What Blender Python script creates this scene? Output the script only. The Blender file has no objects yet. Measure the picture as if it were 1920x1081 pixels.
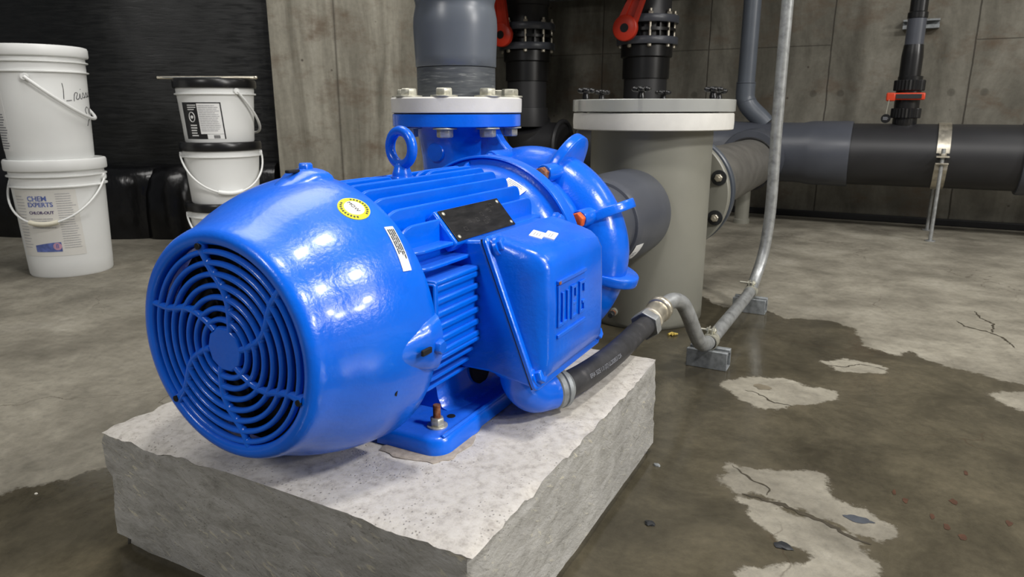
import bpy, bmesh, math, random
import numpy as np
from mathutils import Vector, Matrix, noise
C = bpy.context.scene.collection
PI = math.pi
random.seed(7)
# ------------------------------------------------------------ camera, world, lamps, exposure
sc = bpy.context.scene
cd = bpy.data.cameras.new('camera'); cam = bpy.data.objects.new('camera', cd); C.objects.link(cam)
FOC = 1302.0
cd.sensor_width = 36.0; cd.lens = FOC / 1920.0 * 36.0; cd.clip_start = 0.02; cd.clip_end = 100
cam.location = (0, 0, 0.55)
pitch = math.atan(335 / FOC); yaw = math.atan(713 / math.hypot(FOC, 335))
cam.rotation_euler = (PI / 2 - pitch, 0, yaw)
cd.dof.use_dof = True; cd.dof.focus_distance = 1.0; cd.dof.aperture_fstop = 14
sc.camera = cam
w = bpy.data.worlds.new('world'); sc.world = w; w.use_nodes = True
w.node_tree.nodes['Background'].inputs[0].default_value = (0.92, 0.95, 1.0, 1)
w.node_tree.nodes['Background'].inputs[1].default_value = 0.09
def lamp(name, loc, sx, sy, power, rz=0.0, col=(1, .975, .94)):
    l = bpy.data.lights.new(name, 'AREA'); l.shape = 'RECTANGLE'; l.size = sx; l.size_y = sy
    l.energy = power; l.color = col
    o = bpy.data.objects.new(name, l); C.objects.link(o); o.location = loc; o.rotation_euler = (0, 0, rz)
    return o
lamp('ceiling_lamp', (0.12, .66, 2.6), 0.28, 0.26, 24)
lamp('ceiling_lamp', (2.08, .70, 2.6), 0.42, 0.40, 80)
lamp('ceiling_lamp', (5.25, .85, 2.6), 1.0, 0.5, 190)
lamp('ceiling_lamp', (6.7, .28, 2.6), 1.3, 0.5, 190)
lamp('ceiling_lamp', (-1.5, 1.5, 2.6), 1.0, 1.6, 26)
lamp('ceiling_lamp', (-1.1, -2.6, 2.6), 0.5, 1.2, 62)
lamp('ceiling_lamp', (1.7, 2.9, 2.6), 1.2, 0.3, 18)
sc.view_settings.view_transform = 'Standard'; sc.view_settings.look = 'None'
sc.view_settings.gamma = 1.0; sc.view_settings.use_curve_mapping = False
sc.view_settings.exposure = 0.3

# ------------------------------------------------------------ materials
def s2l(c):
    return tuple(((v / 255) / 12.92 if v / 255 <= .04045 else ((v / 255 + .055) / 1.055) ** 2.4) for v in c)
class NT:
    def __init__(s, name):
        s.m = bpy.data.materials.new(name); s.m.use_nodes = True; s.t = s.m.node_tree
        s.b = s.t.nodes['Principled BSDF']
        s.tc = s.t.nodes.new('ShaderNodeTexCoord'); s.geo = s.t.nodes.new('ShaderNodeNewGeometry')
    def n(s, typ, **kw):
        n = s.t.nodes.new(typ)
        for k, v in kw.items():
            if k in n.inputs: n.inputs[k].default_value = v
            else: setattr(n, k, v)
        return n
    def l(s, a, b): s.t.links.new(a, b)
    def pos(s, scale=(1, 1, 1)):
        mp = s.n('ShaderNodeMapping'); mp.inputs['Scale'].default_value = scale
        s.l(s.geo.outputs['Position'], mp.inputs[0]); return mp.outputs[0]
    def noise(s, sc_, det=4, rough=.55, scale=(1, 1, 1), dist=0):
        n = s.n('ShaderNodeTexNoise'); n.inputs['Scale'].default_value = sc_; n.inputs['Detail'].default_value = det
        n.inputs['Roughness'].default_value = rough; n.inputs['Distortion'].default_value = dist
        s.l(s.pos(scale), n.inputs['Vector']); return n.outputs['Fac']
    def ramp(s, fac, stops):
        r = s.n('ShaderNodeValToRGB'); e = r.color_ramp.elements
        while len(e) < len(stops): e.new(.5)
        for i, (p, c) in enumerate(stops):
            e[i].position = p; e[i].color = (c if len(c) == 4 else tuple(c) + (1,)) if not isinstance(c, (int, float)) else (c, c, c, 1)
        s.l(fac, r.inputs[0]); return r.outputs[0]
    def mix(s, fac, a, b, mode='MIX'):
        m = s.n('ShaderNodeMix', data_type='RGBA', blend_type=mode)
        for v, i in ((fac, 0), (a, 6), (b, 7)):
            if hasattr(v, 'is_output') or hasattr(v, 'links'): s.l(v, m.inputs[i])
            elif i == 0: m.inputs[0].default_value = v
            else: m.inputs[i].default_value = tuple(v) + (1,) if len(v) == 3 else v
        return m.outputs[2]
    def math(s, op, a, b=None, clamp=False):
        m = s.n('ShaderNodeMath', operation=op); m.use_clamp = clamp
        for i, v in enumerate((a, b)):
            if v is None: continue
            if isinstance(v, (int, float)): m.inputs[i].default_value = v
            else: s.l(v, m.inputs[i])
        return m.outputs[0]
    def bump(s, h, strength=.3, dist=.002, prev=None):
        b = s.n('ShaderNodeBump'); b.inputs['Strength'].default_value = strength; b.inputs['Distance'].default_value = dist
        s.l(h, b.inputs['Height'])
        if prev is not None: s.l(prev, b.inputs['Normal'])
        return b.outputs[0]
    def set(s, color=None, rough=None, metal=None, normal=None, **kw):
        for k, v in (('Base Color', color), ('Roughness', rough), ('Metallic', metal), ('Normal', normal)):
            if v is None: continue
            if isinstance(v, (int, float)): s.b.inputs[k].default_value = v
            elif isinstance(v, tuple): s.b.inputs[k].default_value = v + (1,)
            else: s.l(v, s.b.inputs[k])
        for k, v in kw.items(): s.b.inputs[k.replace('_', ' ')].default_value = v
        return s.m

def plain(name, rgb, rough=.5, metal=0, var=.12, nsc=25, bump=.0, spec=.5):
    t = NT(name); c = s2l(rgb)
    f = t.noise(nsc, 5)
    col = t.ramp(f, [(.3, tuple(v * (1 - var) for v in c)), (.7, tuple(min(1, v * (1 + var)) for v in c))])
    nr = t.bump(t.noise(nsc * 8, 3), bump, .001) if bump else None
    return t.set(col, rough, metal, nr, Specular_IOR_Level=spec)

M = {}
def blue_paint():
    t = NT('glossy_blue_paint')
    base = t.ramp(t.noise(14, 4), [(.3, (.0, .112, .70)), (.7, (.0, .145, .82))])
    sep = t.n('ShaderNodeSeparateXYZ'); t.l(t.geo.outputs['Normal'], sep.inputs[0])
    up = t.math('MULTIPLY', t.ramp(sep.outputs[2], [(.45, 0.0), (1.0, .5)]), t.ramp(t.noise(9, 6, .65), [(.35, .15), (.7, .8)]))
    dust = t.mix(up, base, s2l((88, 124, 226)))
    # rubbed rust chips
    chip = t.ramp(t.noise(60, 3), [(.80, 0.0), (.815, 1.0)])
    col = t.mix(chip, dust, s2l((104, 86, 120)))
    h = t.noise(170, 2, .5); h2 = t.noise(900, 2, .6)
    nb = t.bump(h2, .16, .0006, t.bump(h, .22, .0016))
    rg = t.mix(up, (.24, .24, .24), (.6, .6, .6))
    return t.set(col, rg, 0, nb, Coat_Weight=.25, Coat_Roughness=.10, Specular_IOR_Level=.42)
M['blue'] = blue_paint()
def cast_rust():
    t = NT('rusty_steel')
    col = t.ramp(t.noise(180, 4), [(.35, s2l((120, 62, 34))), (.65, s2l((165, 120, 92)))])
    return t.set(col, .7, .35, t.bump(t.noise(400, 3), .4, .001))
M['rust'] = cast_rust()
M['orange'] = plain('orange_marked_steel', (222, 92, 30), .55, 0, .2, 120)
M['orange2'] = plain('orange_red_plastic', (200, 62, 28), .4, 0, .06, 20)
M['red'] = plain('red_plastic', (190, 48, 26), .38, 0, .08, 20)
M['redhub'] = M['red']
def zinc(name, rgb, rough, metal=.85, sc_=60):
    t = NT(name); c = s2l(rgb)
    f = t.noise(sc_, 5, .6)
    col = t.ramp(f, [(.25, tuple(v * .62 for v in c)), (.5, c), (.8, tuple(min(1, v * 1.25) for v in c))])
    r = t.ramp(t.noise(sc_ * .7, 4), [(.3, rough - .12), (.7, rough + .12)])
    return t.set(col, r, metal, t.bump(t.noise(sc_ * 4, 3), .2, .0006))
M['zinc'] = zinc('galvanised_steel', (160, 162, 162), .42, .55)
M['steel'] = zinc('dull_bolt_steel', (188, 186, 172), .42, .6, 130)
M['darksteel'] = zinc('dark_zinc_strut', (138, 142, 144), .5, .35, 90)
M['stainless'] = zinc('brushed_stainless', (205, 198, 182), .38, .85, 40)
M['white_plastic'] = plain('white_bucket_plastic', (230, 231, 229), .42, 0, .03, 8)
M['cream_plastic'] = plain('cream_handle_plastic', (225, 220, 200), .45, 0, .04, 8)
M['white_pvc'] = plain('white_flange_plastic', (216, 214, 208), .5, 0, .05, 30, .15)
M['grey_pvc'] = plain('mid_grey_pvc', (92, 98, 106), .33, 0, .07, 14, .04)
M['scuff_pvc'] = None
def scuffed():
    t = NT('scuffed_grey_pvc')
    f = t.noise(30, 5, .6, (1, 1, 9))
    col = t.ramp(f, [(.4, s2l((66, 70, 76))), (.6, s2l((82, 86, 90))), (.72, s2l((140, 142, 142)))])
    return t.set(col, .5, 0)
M['scuff_pvc'] = scuffed()
M['dark_pvc'] = plain('dark_grey_pvc', (40, 40, 42), .42, 0, .08, 12, .05)
M['slate_pvc'] = plain('slate_grey_pvc_fitting', (72, 75, 83), .36, 0, .07, 12, .05)
M['pipe_grey'] = plain('blue_grey_pvc', (84, 90, 99), .35, 0, .07, 12)
M['tank_grey'] = plain('grey_beige_pvc', (130, 129, 119), .42, 0, .05, 9, .03)
M['outlet_grey'] = plain('worn_grey_pipe', (98, 96, 91), .5, 0, .2, 14, .06)
M['black_plastic'] = plain('black_plastic', (22, 22, 23), .3, 0, .15, 30)
M['black_rubber'] = plain('black_rubber', (28, 28, 29), .6, 0, .2, 60, .1)
M['cable'] = None
def cable_m():
    t = NT('matt_black_conduit_jacket')
    f = t.noise(35, 6, .65)
    col = t.ramp(f, [(.35, s2l((38, 38, 40))), (.6, s2l((52, 52, 55))), (.78, s2l((92, 90, 90)))])
    return t.set(col, .55, 0, t.bump(t.noise(500, 2), .2, .0005))
M['cable'] = cable_m()
M['inner_shade'] = plain('painted_inner_shade', (9, 9, 10), .8)  # near-black stands in for shade in holes, slots and the fan cover
M['paper'] = plain('white_label_paper', (232, 232, 230), .6, 0, .03, 40)
M['print'] = plain('grey_label_print', (120, 122, 128), .6)
M['faint'] = plain('faint_grey_print', (168, 168, 172), .6)
M['ink'] = plain('black_marker_ink', (38, 38, 42), .5)
M['purple'] = plain('purple_print', (62, 44, 100), .6)
M['bluep'] = plain('blue_print', (92, 108, 170), .55, 0, .35, 70)
M['pink'] = plain('pale_red_print', (196, 150, 170), .6)
M['yellow'] = plain('yellow_sticker', (226, 226, 40), .5)
M['yellow_label'] = plain('amber_label', (222, 170, 40), .5)
M['black_label'] = plain('black_label_print', (30, 30, 32), .4)
M['plate'] = None
def plate_m():
    t = NT('blackened_nameplate')
    f = t.noise(120, 5, .65, (1, .2, 1))
    col = t.ramp(f, [(.4, s2l((24, 24, 26))), (.62, s2l((44, 43, 44))), (.8, s2l((88, 86, 84)))])
    return t.set(col, .38, .3)
M['plate'] = plate_m()
M['engrave'] = plain('worn_plate_marks', (78, 76, 74), .5, .3)
M['lime'] = plain('dried_lime_crumbs', (188, 184, 172), .9)
M['leaf'] = plain('yellow_scrap', (205, 180, 90), .7)
M['chip'] = plain('dark_rubber_chip', (34, 36, 38), .5)
def acrylic():
    t = NT('clear_acrylic')
    return t.set((.72, .73, .70), .12, 0, None, Transmission_Weight=.55, IOR=1.45)
M['acrylic'] = acrylic()
def block_m():
    t = NT('cast_concrete_plinth')
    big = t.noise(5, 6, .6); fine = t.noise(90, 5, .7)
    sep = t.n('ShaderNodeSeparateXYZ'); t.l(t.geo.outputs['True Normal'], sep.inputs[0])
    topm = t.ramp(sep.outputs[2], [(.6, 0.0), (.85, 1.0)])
    streak = t.noise(34, 7, .78, (.8, .6, 1.9), .6)
    mpn = t.n('ShaderNodeMapping'); mpn.inputs['Rotation'].default_value = (math.radians(28), math.radians(-20), 0); t.l(t.geo.outputs['Position'], mpn.inputs[0])
    mp2 = t.n('ShaderNodeMapping'); mp2.inputs['Scale'].default_value = (.8, .7, 2.9); t.l(mpn.outputs[0], mp2.inputs[0])
    n2 = t.n('ShaderNodeTexNoise'); n2.inputs['Scale'].default_value = 62; n2.inputs['Detail'].default_value = 5; n2.inputs['Roughness'].default_value = .62; n2.inputs['Distortion'].default_value = .5; t.l(mp2.outputs[0], n2.inputs['Vector'])
    streak2 = n2.outputs['Fac']
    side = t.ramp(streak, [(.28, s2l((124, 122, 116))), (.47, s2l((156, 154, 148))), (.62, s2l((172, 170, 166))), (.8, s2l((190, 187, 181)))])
    msk = t.ramp(t.noise(16, 4, .6), [(.42, .15), (.6, 1.0)])
    chips = t.math('MULTIPLY', t.ramp(streak2, [(.60, 0.0), (.64, .8)]), msk)
    dchips = t.math('MULTIPLY', t.ramp(streak2, [(.33, .5), (.38, 0.0)]), msk)
    side = t.mix(dchips, side, s2l((92, 90, 86)))
    side = t.mix(chips, side, s2l((196, 190, 170)))
    warm = t.ramp(t.noise(45, 3, .6, (.5, .35, 2.5)), [(.72, 0.0), (.76, .5)])
    side = t.mix(warm, side, s2l((182, 150, 96)))
    blot = t.ramp(big, [(.35, .72), (.65, 1.05)])
    side = t.mix(1.0, side, blot, 'MULTIPLY')
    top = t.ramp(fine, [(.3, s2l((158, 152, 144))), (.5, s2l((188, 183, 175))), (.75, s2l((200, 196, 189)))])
    v = t.n('ShaderNodeTexVoronoi'); v.inputs['Scale'].default_value = 190; t.l(t.pos(), v.inputs['Vector'])
    pits = t.ramp(v.outputs['Distance'], [(.10, 1.0), (.24, 0.0)])
    pm = t.math('MULTIPLY', pits, t.ramp(t.noise(22, 3), [(.45, 0.0), (.6, .75)]))
    top = t.mix(pm, top, s2l((128, 123, 115)))
    top = t.mix(1.0, top, t.ramp(t.noise(7, 4), [(.35, .93), (.65, 1.02)]), 'MULTIPLY')
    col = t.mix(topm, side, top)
    sdm = t.math('MULTIPLY', streak2, t.math('SUBTRACT', 1.0, topm))
    nb = t.bump(sdm, .45, .003, t.bump(fine, .5, .002))
    nb = t.bump(t.math('MULTIPLY', pm, -1.0), .6, .002, nb)
    return t.set(col, .85, 0, nb)
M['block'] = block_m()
def floor_m():
    t = NT('concrete_floor_part_wet')
    at = t.n('ShaderNodeAttribute'); at.attribute_name = 'wet'
    edge = t.math('ADD', at.outputs['Fac'], t.math('MULTIPLY', t.math('SUBTRACT', t.noise(28, 7, .7), .5), .06))
    wet = t.ramp(t.math('MULTIPLY_ADD' if False else 'MULTIPLY', edge, 22.0), [(.0, 0.0), (.14, 1.0)])
    swirl = t.noise(4.5, 8, .66, (1, 1, 1), .25); fine = t.noise(55, 6, .7)
    dry = t.ramp(swirl, [(.30, s2l((96, 92, 80))), (.44, s2l((122, 117, 104))), (.56, s2l((140, 135, 121))), (.72, s2l((158, 153, 140)))])
    dry = t.mix(1.0, dry, t.ramp(fine, [(.3, .74), (.5, .97), (.7, 1.08)]), 'MULTIPLY')
    # grime blotches and hairline cracks
    gr = t.ramp(t.noise(1.7, 7, .7), [(.48, 0.0), (.66, .6)])
    dry = t.mix(gr, dry, s2l((86, 81, 70)))
    damp = t.ramp(t.noise(5, 9, .72, (1, 1, 1), .4), [(.3, s2l((54, 50, 40))), (.48, s2l((74, 69, 56))), (.6, s2l((88, 82, 67))), (.75, s2l((104, 95, 77)))])
    damp = t.mix(1.0, damp, t.ramp(fine, [(.3, .8), (.7, 1.08)]), 'MULTIPLY')
    rim = t.ramp(t.math('MULTIPLY', edge, 22.0), [(.0, 0.0), (.1, .35), (.5, 0.0)])
    v = t.n('ShaderNodeTexVoronoi', feature='DISTANCE_TO_EDGE'); v.inputs['Scale'].default_value = 2.3
    wv = t.n('ShaderNodeVectorMath', operation='ADD'); nz = t.n('ShaderNodeTexNoise'); nz.inputs['Scale'].default_value = 7; nz.inputs['Detail'].default_value = 6
    t.l(t.pos(), nz.inputs['Vector']); sc3 = t.n('ShaderNodeVectorMath', operation='SCALE'); sc3.inputs['Scale'].default_value = .22
    t.l(nz.outputs['Color'], sc3.inputs[0]); t.l(t.pos(), wv.inputs[0]); t.l(sc3.outputs[0], wv.inputs[1]); t.l(wv.outputs[0], v.inputs['Vector'])
    ck = t.math('MULTIPLY', t.ramp(v.outputs['Distance'], [(.0, 1.0), (.006, 0.0)]), t.ramp(t.noise(2.1, 2), [(.5, 0.0), (.6, .75)]))
    col = t.mix(wet, dry, damp)
    col = t.mix(rim, col, s2l((84, 78, 66)))
    rust = t.ramp(t.noise(9, 5, .7), [(.73, 0.0), (.76, .45)])
    col = t.mix(rust, col, s2l((120, 76, 44)))
    col = t.mix(ck, col, s2l((66, 56, 44)))
    puddle = t.ramp(t.noise(2.6, 4, .55), [(.36, .30), (.6, .07)])
    rg = t.mix(wet, (.78, .78, .78), puddle)
    bs = t.mix(wet, (.55, .55, .55), (.10, .10, .10))
    b = t.n('ShaderNodeBump'); b.inputs['Distance'].default_value = .003
    t.l(fine, b.inputs['Height']); t.l(bs, b.inputs['Strength'])
    return t.set(col, rg, 0, b.outputs[0])
M['floor'] = floor_m()
def wall_m(name, panels=True, tint=1.0, vert=True):
    t = NT(name)
    st = t.noise(3.0, 7, .62, (1.6, 1.6, .5) if panels else (3.2, 3.2, .35), .5); fine = t.noise(45, 6, .7)
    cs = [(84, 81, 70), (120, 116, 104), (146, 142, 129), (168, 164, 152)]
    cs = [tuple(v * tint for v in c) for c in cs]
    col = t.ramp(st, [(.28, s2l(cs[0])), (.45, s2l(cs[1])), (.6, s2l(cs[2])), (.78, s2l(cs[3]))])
    col = t.mix(1.0, col, t.ramp(fine, [(.3, .82), (.7, 1.06)]), 'MULTIPLY')
    bro = t.ramp(t.noise(4.2, 5, .7, (1, 1, 1.6)), [(.52, 0.0), (.70, .7)])
    col = t.mix(bro, col, s2l((92, 76, 60)))
    spots = t.n('ShaderNodeTexVoronoi'); spots.inputs['Scale'].default_value = 14; t.l(t.pos(), spots.inputs['Vector'])
    sp = t.math('MULTIPLY', t.ramp(spots.outputs['Distance'], [(.05, 1.0), (.10, 0.0)]), t.ramp(t.noise(5, 2), [(.52, 0.0), (.58, .8)]))
    col = t.mix(sp, col, s2l((62, 54, 46)))
    h = fine
    nb = t.bump(h, .3, .002)
    if not panels:
        sp_ = t.n('ShaderNodeSeparateXYZ'); t.l(t.geo.outputs['Position'], sp_.inputs[0])
        fj = t.math('ABSOLUTE', t.math('ADD', sp_.outputs[0], 2.193))
        col = t.mix(t.ramp(fj, [(.0, .8), (.002, .7), (.005, 0.0)]), col, s2l((52, 46, 38)))
    if panels:
        sep = t.n('ShaderNodeSeparateXYZ')
        wob = t.n('ShaderNodeTexNoise'); wob.inputs['Scale'].default_value = 9; wob.inputs['Detail'].default_value = 5
        t.l(t.pos(), wob.inputs['Vector'])
        t.l(t.geo.outputs['Position'], sep.inputs[0])
        wobv = t.math('MULTIPLY', t.math('SUBTRACT', wob.outputs['Fac'], .5), .012)
        fx = t.math('ABSOLUTE', t.math('SUBTRACT', t.math('FRACT', t.math('DIVIDE', t.math('ADD', t.math('ADD', sep.outputs[0], 10 * .608 + .306 + .304), wobv), .608)), .5))
        jx = t.ramp(fx, [(.0, .9), (.0025, .8), (.008, 0.0)])
        fz = t.math('ABSOLUTE', t.math('ADD', t.math('SUBTRACT', sep.outputs[2], .862), wobv))
        # the cross joint shows on three panels and is smooth on the fourth
        fz2 = t.math('ABSOLUTE', t.math('SUBTRACT', sep.outputs[2], .862))
        jz = t.math('MULTIPLY', t.ramp(fz2, [(.0, .7), (.0018, .6), (.004, 0.0)]), t.ramp(t.math('ABSOLUTE', sep.outputs[0]), [(.302, 0.0), (.306, 1.0)]))
        hx = t.math('SUBTRACT', fx, .065 / .608); hx = t.math('MULTIPLY', hx, .608)
        hz = t.math('SUBTRACT', sep.outputs[2], .628)
        hd = t.math('SQRT', t.math('ADD', t.math('MULTIPLY', hx, hx), t.math('MULTIPLY', hz, hz)))
        tie = t.ramp(hd, [(.0, .5), (.014, .4), (.02, 0.0)])
        dk = t.math('MAXIMUM', t.math('MAXIMUM', jx, jz), tie)
        col = t.mix(dk, col, s2l((48, 43, 36)))
        nb = t.bump(t.math('MULTIPLY', dk, -1.0), .6, .004, nb)
    return t.set(col, .85, 0, nb)
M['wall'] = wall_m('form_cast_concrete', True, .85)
M['pillar'] = wall_m('board_marked_concrete', False, 1.0)
def black_sheet():
    t = NT('black_shiny_sheet')
    f = t.noise(11, 7, .7, (1, 1, 9), .3)
    col = t.ramp(f, [(.4, s2l((15, 16, 16))), (.65, s2l((24, 25, 25)))])
    r = t.ramp(f, [(.4, .28), (.62, .5)])
    return t.set(col, r, 0, t.bump(f, .3, .003, t.bump(t.noise(2.2, 3), .3, .05)))
M['sheet'] = black_sheet()
def black_liner():
    t = NT('black_glossy_liner')
    return t.set(t.ramp(t.noise(20, 5), [(.4, s2l((8, 8, 9))), (.7, s2l((16, 16, 18)))]), .24, 0, t.bump(t.noise(7, 4, .6, (1, 1, .5)), .4, .02))
M['liner'] = black_liner()

# ------------------------------------------------------------ geometry helpers
def frame(axis):
    a = Vector(axis).normalized()
    u = a.orthogonal().normalized() if abs(a.z) > .99 else Vector((0, 0, 1)).cross(a).normalized()
    if abs(a.z) > .99: u = Vector((1, 0, 0))
    v = a.cross(u).normalized()
    return a, u, v
class MB:
    def __init__(s): s.bm = bmesh.new()
    def ring(s, pts): return [s.bm.verts.new(p) for p in pts]
    def bridge(s, a, b, closed=True):
        n = len(a)
        for i in range(n if closed else n - 1):
            j = (i + 1) % n
            try: s.bm.faces.new((a[i], a[j], b[j], b[i]))
            except ValueError: pass
    def cap(s, r, flip=False):
        try: s.bm.faces.new(list(reversed(r)) if flip else r)
        except ValueError: pass
    def loft(s, rings, caps=True, closed=True, loop=False):
        R = [s.ring(r) for r in rings]
        for a, b in zip(R, R[1:]): s.bridge(a, b, closed)
        if loop: s.bridge(R[-1], R[0], closed)
        if caps and not loop: s.cap(R[0], True); s.cap(R[-1])
        return s
    def lathe(s, prof, o, axis, n=64, caps=True, loop=False, fn=None):
        a, u, v = frame(axis); o = Vector(o); rings = []
        for r, t in prof:
            rings.append([o + a * t + (u * math.cos(2 * PI * i / n) + v * math.sin(2 * PI * i / n)) * max(r, 1e-5) for i in range(n)])
        if fn: rings = [[fn(p) for p in r] for r in rings]
        return s.loft(rings, caps, True, loop)
    def cyl(s, p0, p1, r, r1=None, n=32):
        p0 = Vector(p0); p1 = Vector(p1); d = p1 - p0
        return s.lathe([(r, 0), (r if r1 is None else r1, d.length)], p0, d, n)
    def tube(s, pts, r, n=16, closed=False, sx=1.0):
        pts = [Vector(p) for p in pts]; m = len(pts); rings = []; prev = None
        for i, p in enumerate(pts):
            if closed: t = (pts[(i + 1) % m] - pts[i - 1]).normalized()
            else: t = (pts[min(i + 1, m - 1)] - pts[max(i - 1, 0)]).normalized()
            if prev is None: u = t.orthogonal().normalized()
            else: u = (prev - t * prev.dot(t)).normalized()
            prev = u; v = t.cross(u); rr = r[i] if isinstance(r, (list, tuple)) else r
            rings.append([p + (u * math.cos(2 * PI * k / n) + v * math.sin(2 * PI * k / n) * sx) * rr for k in range(n)])
        return s.loft(rings, True, True, closed)
    def box(s, c, size, rot=None):
        c = Vector(c); h = Vector(size) / 2
        V = []
        for x, y, z in ((-1, -1, -1), (1, -1, -1), (1, 1, -1), (-1, 1, -1), (-1, -1, 1), (1, -1, 1), (1, 1, 1), (-1, 1, 1)):
            q = Vector((x * h.x, y * h.y, z * h.z))
            if rot is not None: q = rot @ q
            V.append(s.bm.verts.new(c + q))
        for f in ((3, 2, 1, 0), (4, 5, 6, 7), (0, 1, 5, 4), (1, 2, 6, 5), (2, 3, 7, 6), (3, 0, 4, 7)): s.bm.faces.new([V[i] for i in f])
        return s
    def prism(s, poly, o, u, v, th):
        o = Vector(o); u = Vector(u).normalized(); v = Vector(v).normalized(); nrm = u.cross(v) * th
        a = [o + u * x + v * y for x, y in poly]
        return s.loft([[p for p in a], [p + nrm for p in a]])
    def torus(s, c, axis, R, r, n=48, m=14, ry=None):
        a, u, v = frame(axis); c = Vector(c); rings = []
        ry = ry or r
        for i in range(n):
            t = 2 * PI * i / n; d = u * math.cos(t) + v * math.sin(t)
            rings.append([c + d * (R + r * math.cos(2 * PI * k / m)) + a * ry * math.sin(2 * PI * k / m) for k in range(m)])
        return s.loft(rings, False, True, True)
    def hexa(s, c, axis, r, h, rot=0):
        a, u, v = frame(axis); c = Vector(c)
        def R(rr, t): return [c + a * t + (u * math.cos(rot + PI / 3 * i) + v * math.sin(rot + PI / 3 * i)) * rr for i in range(6)]
        return s.loft([R(r, 0), R(r, h * .85), R(r * .86, h)])
    def ball(s, c, rx, ry, rz, n=24, m=12):
        rings = []
        for j in range(m + 1):
            t = PI * j / m
            rings.append([Vector(c) + Vector((rx * max(math.sin(t), .001) * math.cos(2 * PI * i / n), ry * max(math.sin(t), .001) * math.sin(2 * PI * i / n), -rz * math.cos(t))) for i in range(n)])
        return s.loft(rings)

def wloc(o):
    v = Vector((0, 0, 0))
    while o is not None: v += o.location; o = o.parent
    return v
def tag(o, label=None, cat=None, group=None, kind=None):
    for k, v in (('label', label), ('category', cat), ('group', group), ('kind', kind)):
        if v: o[k] = v
    return o
def obj(name, mb, mat, parent=None, bevel=0, smooth=35, label=None, origin=None, sub=0, seg=2):
    bm = mb.bm if isinstance(mb, MB) else mb
    bmesh.ops.remove_doubles(bm, verts=bm.verts, dist=1e-6)
    bmesh.ops.recalc_face_normals(bm, faces=bm.faces)
    me = bpy.data.meshes.new(name)
    if parent is not None: off = wloc(parent)
    elif origin is not None: off = Vector(origin)
    else:
        co = [v.co for v in bm.verts]
        off = Vector(((min(c.x for c in co) + max(c.x for c in co)) / 2, (min(c.y for c in co) + max(c.y for c in co)) / 2, min(c.z for c in co)))
    for v in bm.verts: v.co -= off
    bm.to_mesh(me); bm.free()
    o = bpy.data.objects.new(name, me); C.objects.link(o)
    if parent is not None: o.parent = parent
    else: o.location = off
    me.materials.append(mat)
    if smooth:
        me.shade_smooth(); me.set_sharp_from_angle(angle=math.radians(smooth))
    if bevel:
        b = o.modifiers.new('bevel', 'BEVEL'); b.width = bevel; b.segments = seg; b.limit_method = 'ANGLE'; b.angle_limit = math.radians(40); b.harden_normals = False
        me.shade_smooth(); me.set_sharp_from_angle(angle=math.radians(60))
    if sub:
        b = o.modifiers.new('sub', 'SUBSURF'); b.levels = sub; b.render_levels = sub
    if label: o['label'] = label
    return o
def thing(name, label, cat, loc, group=None):
    o = bpy.data.objects.new(name, None); C.objects.link(o); o.location = loc; o.empty_display_size = .05
    return tag(o, label, cat, group)
def struct(o): o['kind'] = 'structure'; return o
def dup(root, loc, label):
    r = root.copy(); C.objects.link(r); r.location = loc; r['label'] = label
    for ch in list(root.children):
        c = ch.copy(); C.objects.link(c); c.parent = r
        for g in ch.children:
            d = g.copy(); C.objects.link(d); d.parent = c
    return r
def catmull(P, k=8):
    P = [Vector(p) for p in P]; out = []
    Q = [P[0] * 2 - P[1]] + P + [P[-1] * 2 - P[-2]]
    for i in range(1, len(Q) - 2):
        a, b, c, d = Q[i - 1:i + 3]
        for j in range(k):
            t = j / k
            out.append(.5 * ((2 * b) + (c - a) * t + (2 * a - 5 * b + 4 * c - d) * t * t + (3 * b - a - 3 * c + d) * t ** 3))
    out.append(P[-1]); return out
def arc(c, u, v, r, a0, a1, n):
    c = Vector(c); u = Vector(u); v = Vector(v)
    return [c + (u * math.cos(a0 + (a1 - a0) * i / n) + v * math.sin(a0 + (a1 - a0) * i / n)) * r for i in range(n + 1)]
def text_bm(s, size, fn, ext=.0003, shear=0, off=0):
    cu = bpy.data.curves.new('t', 'FONT'); cu.body = s; cu.size = size; cu.extrude = ext; cu.shear = shear; cu.offset = off; cu.resolution_u = 3
    to = bpy.data.objects.new('t', cu); C.objects.link(to)
    dg = bpy.context.evaluated_depsgraph_get(); dg.update()
    me = bpy.data.meshes.new_from_object(to.evaluated_get(dg))
    bm = bmesh.new(); bm.from_mesh(me)
    bpy.data.objects.remove(to); bpy.data.meshes.remove(me)
    for v in bm.verts: v.co = fn(v.co)
    m = MB(); m.bm.free(); m.bm = bm; return m
def on_cyl(c, r, ang0, z0, k=0.0):
    # maps flat (x right, y up) to a cylinder/cone wall of radius r(z); x grows with angle (seen from outside)
    def f(p):
        rr = (r(z0 + p.y) if callable(r) else r) + p.z
        a = ang0 + p.x / rr
        return Vector((c[0] + rr * math.cos(a), c[1] + rr * math.sin(a), z0 + p.y))
    return f
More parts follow.
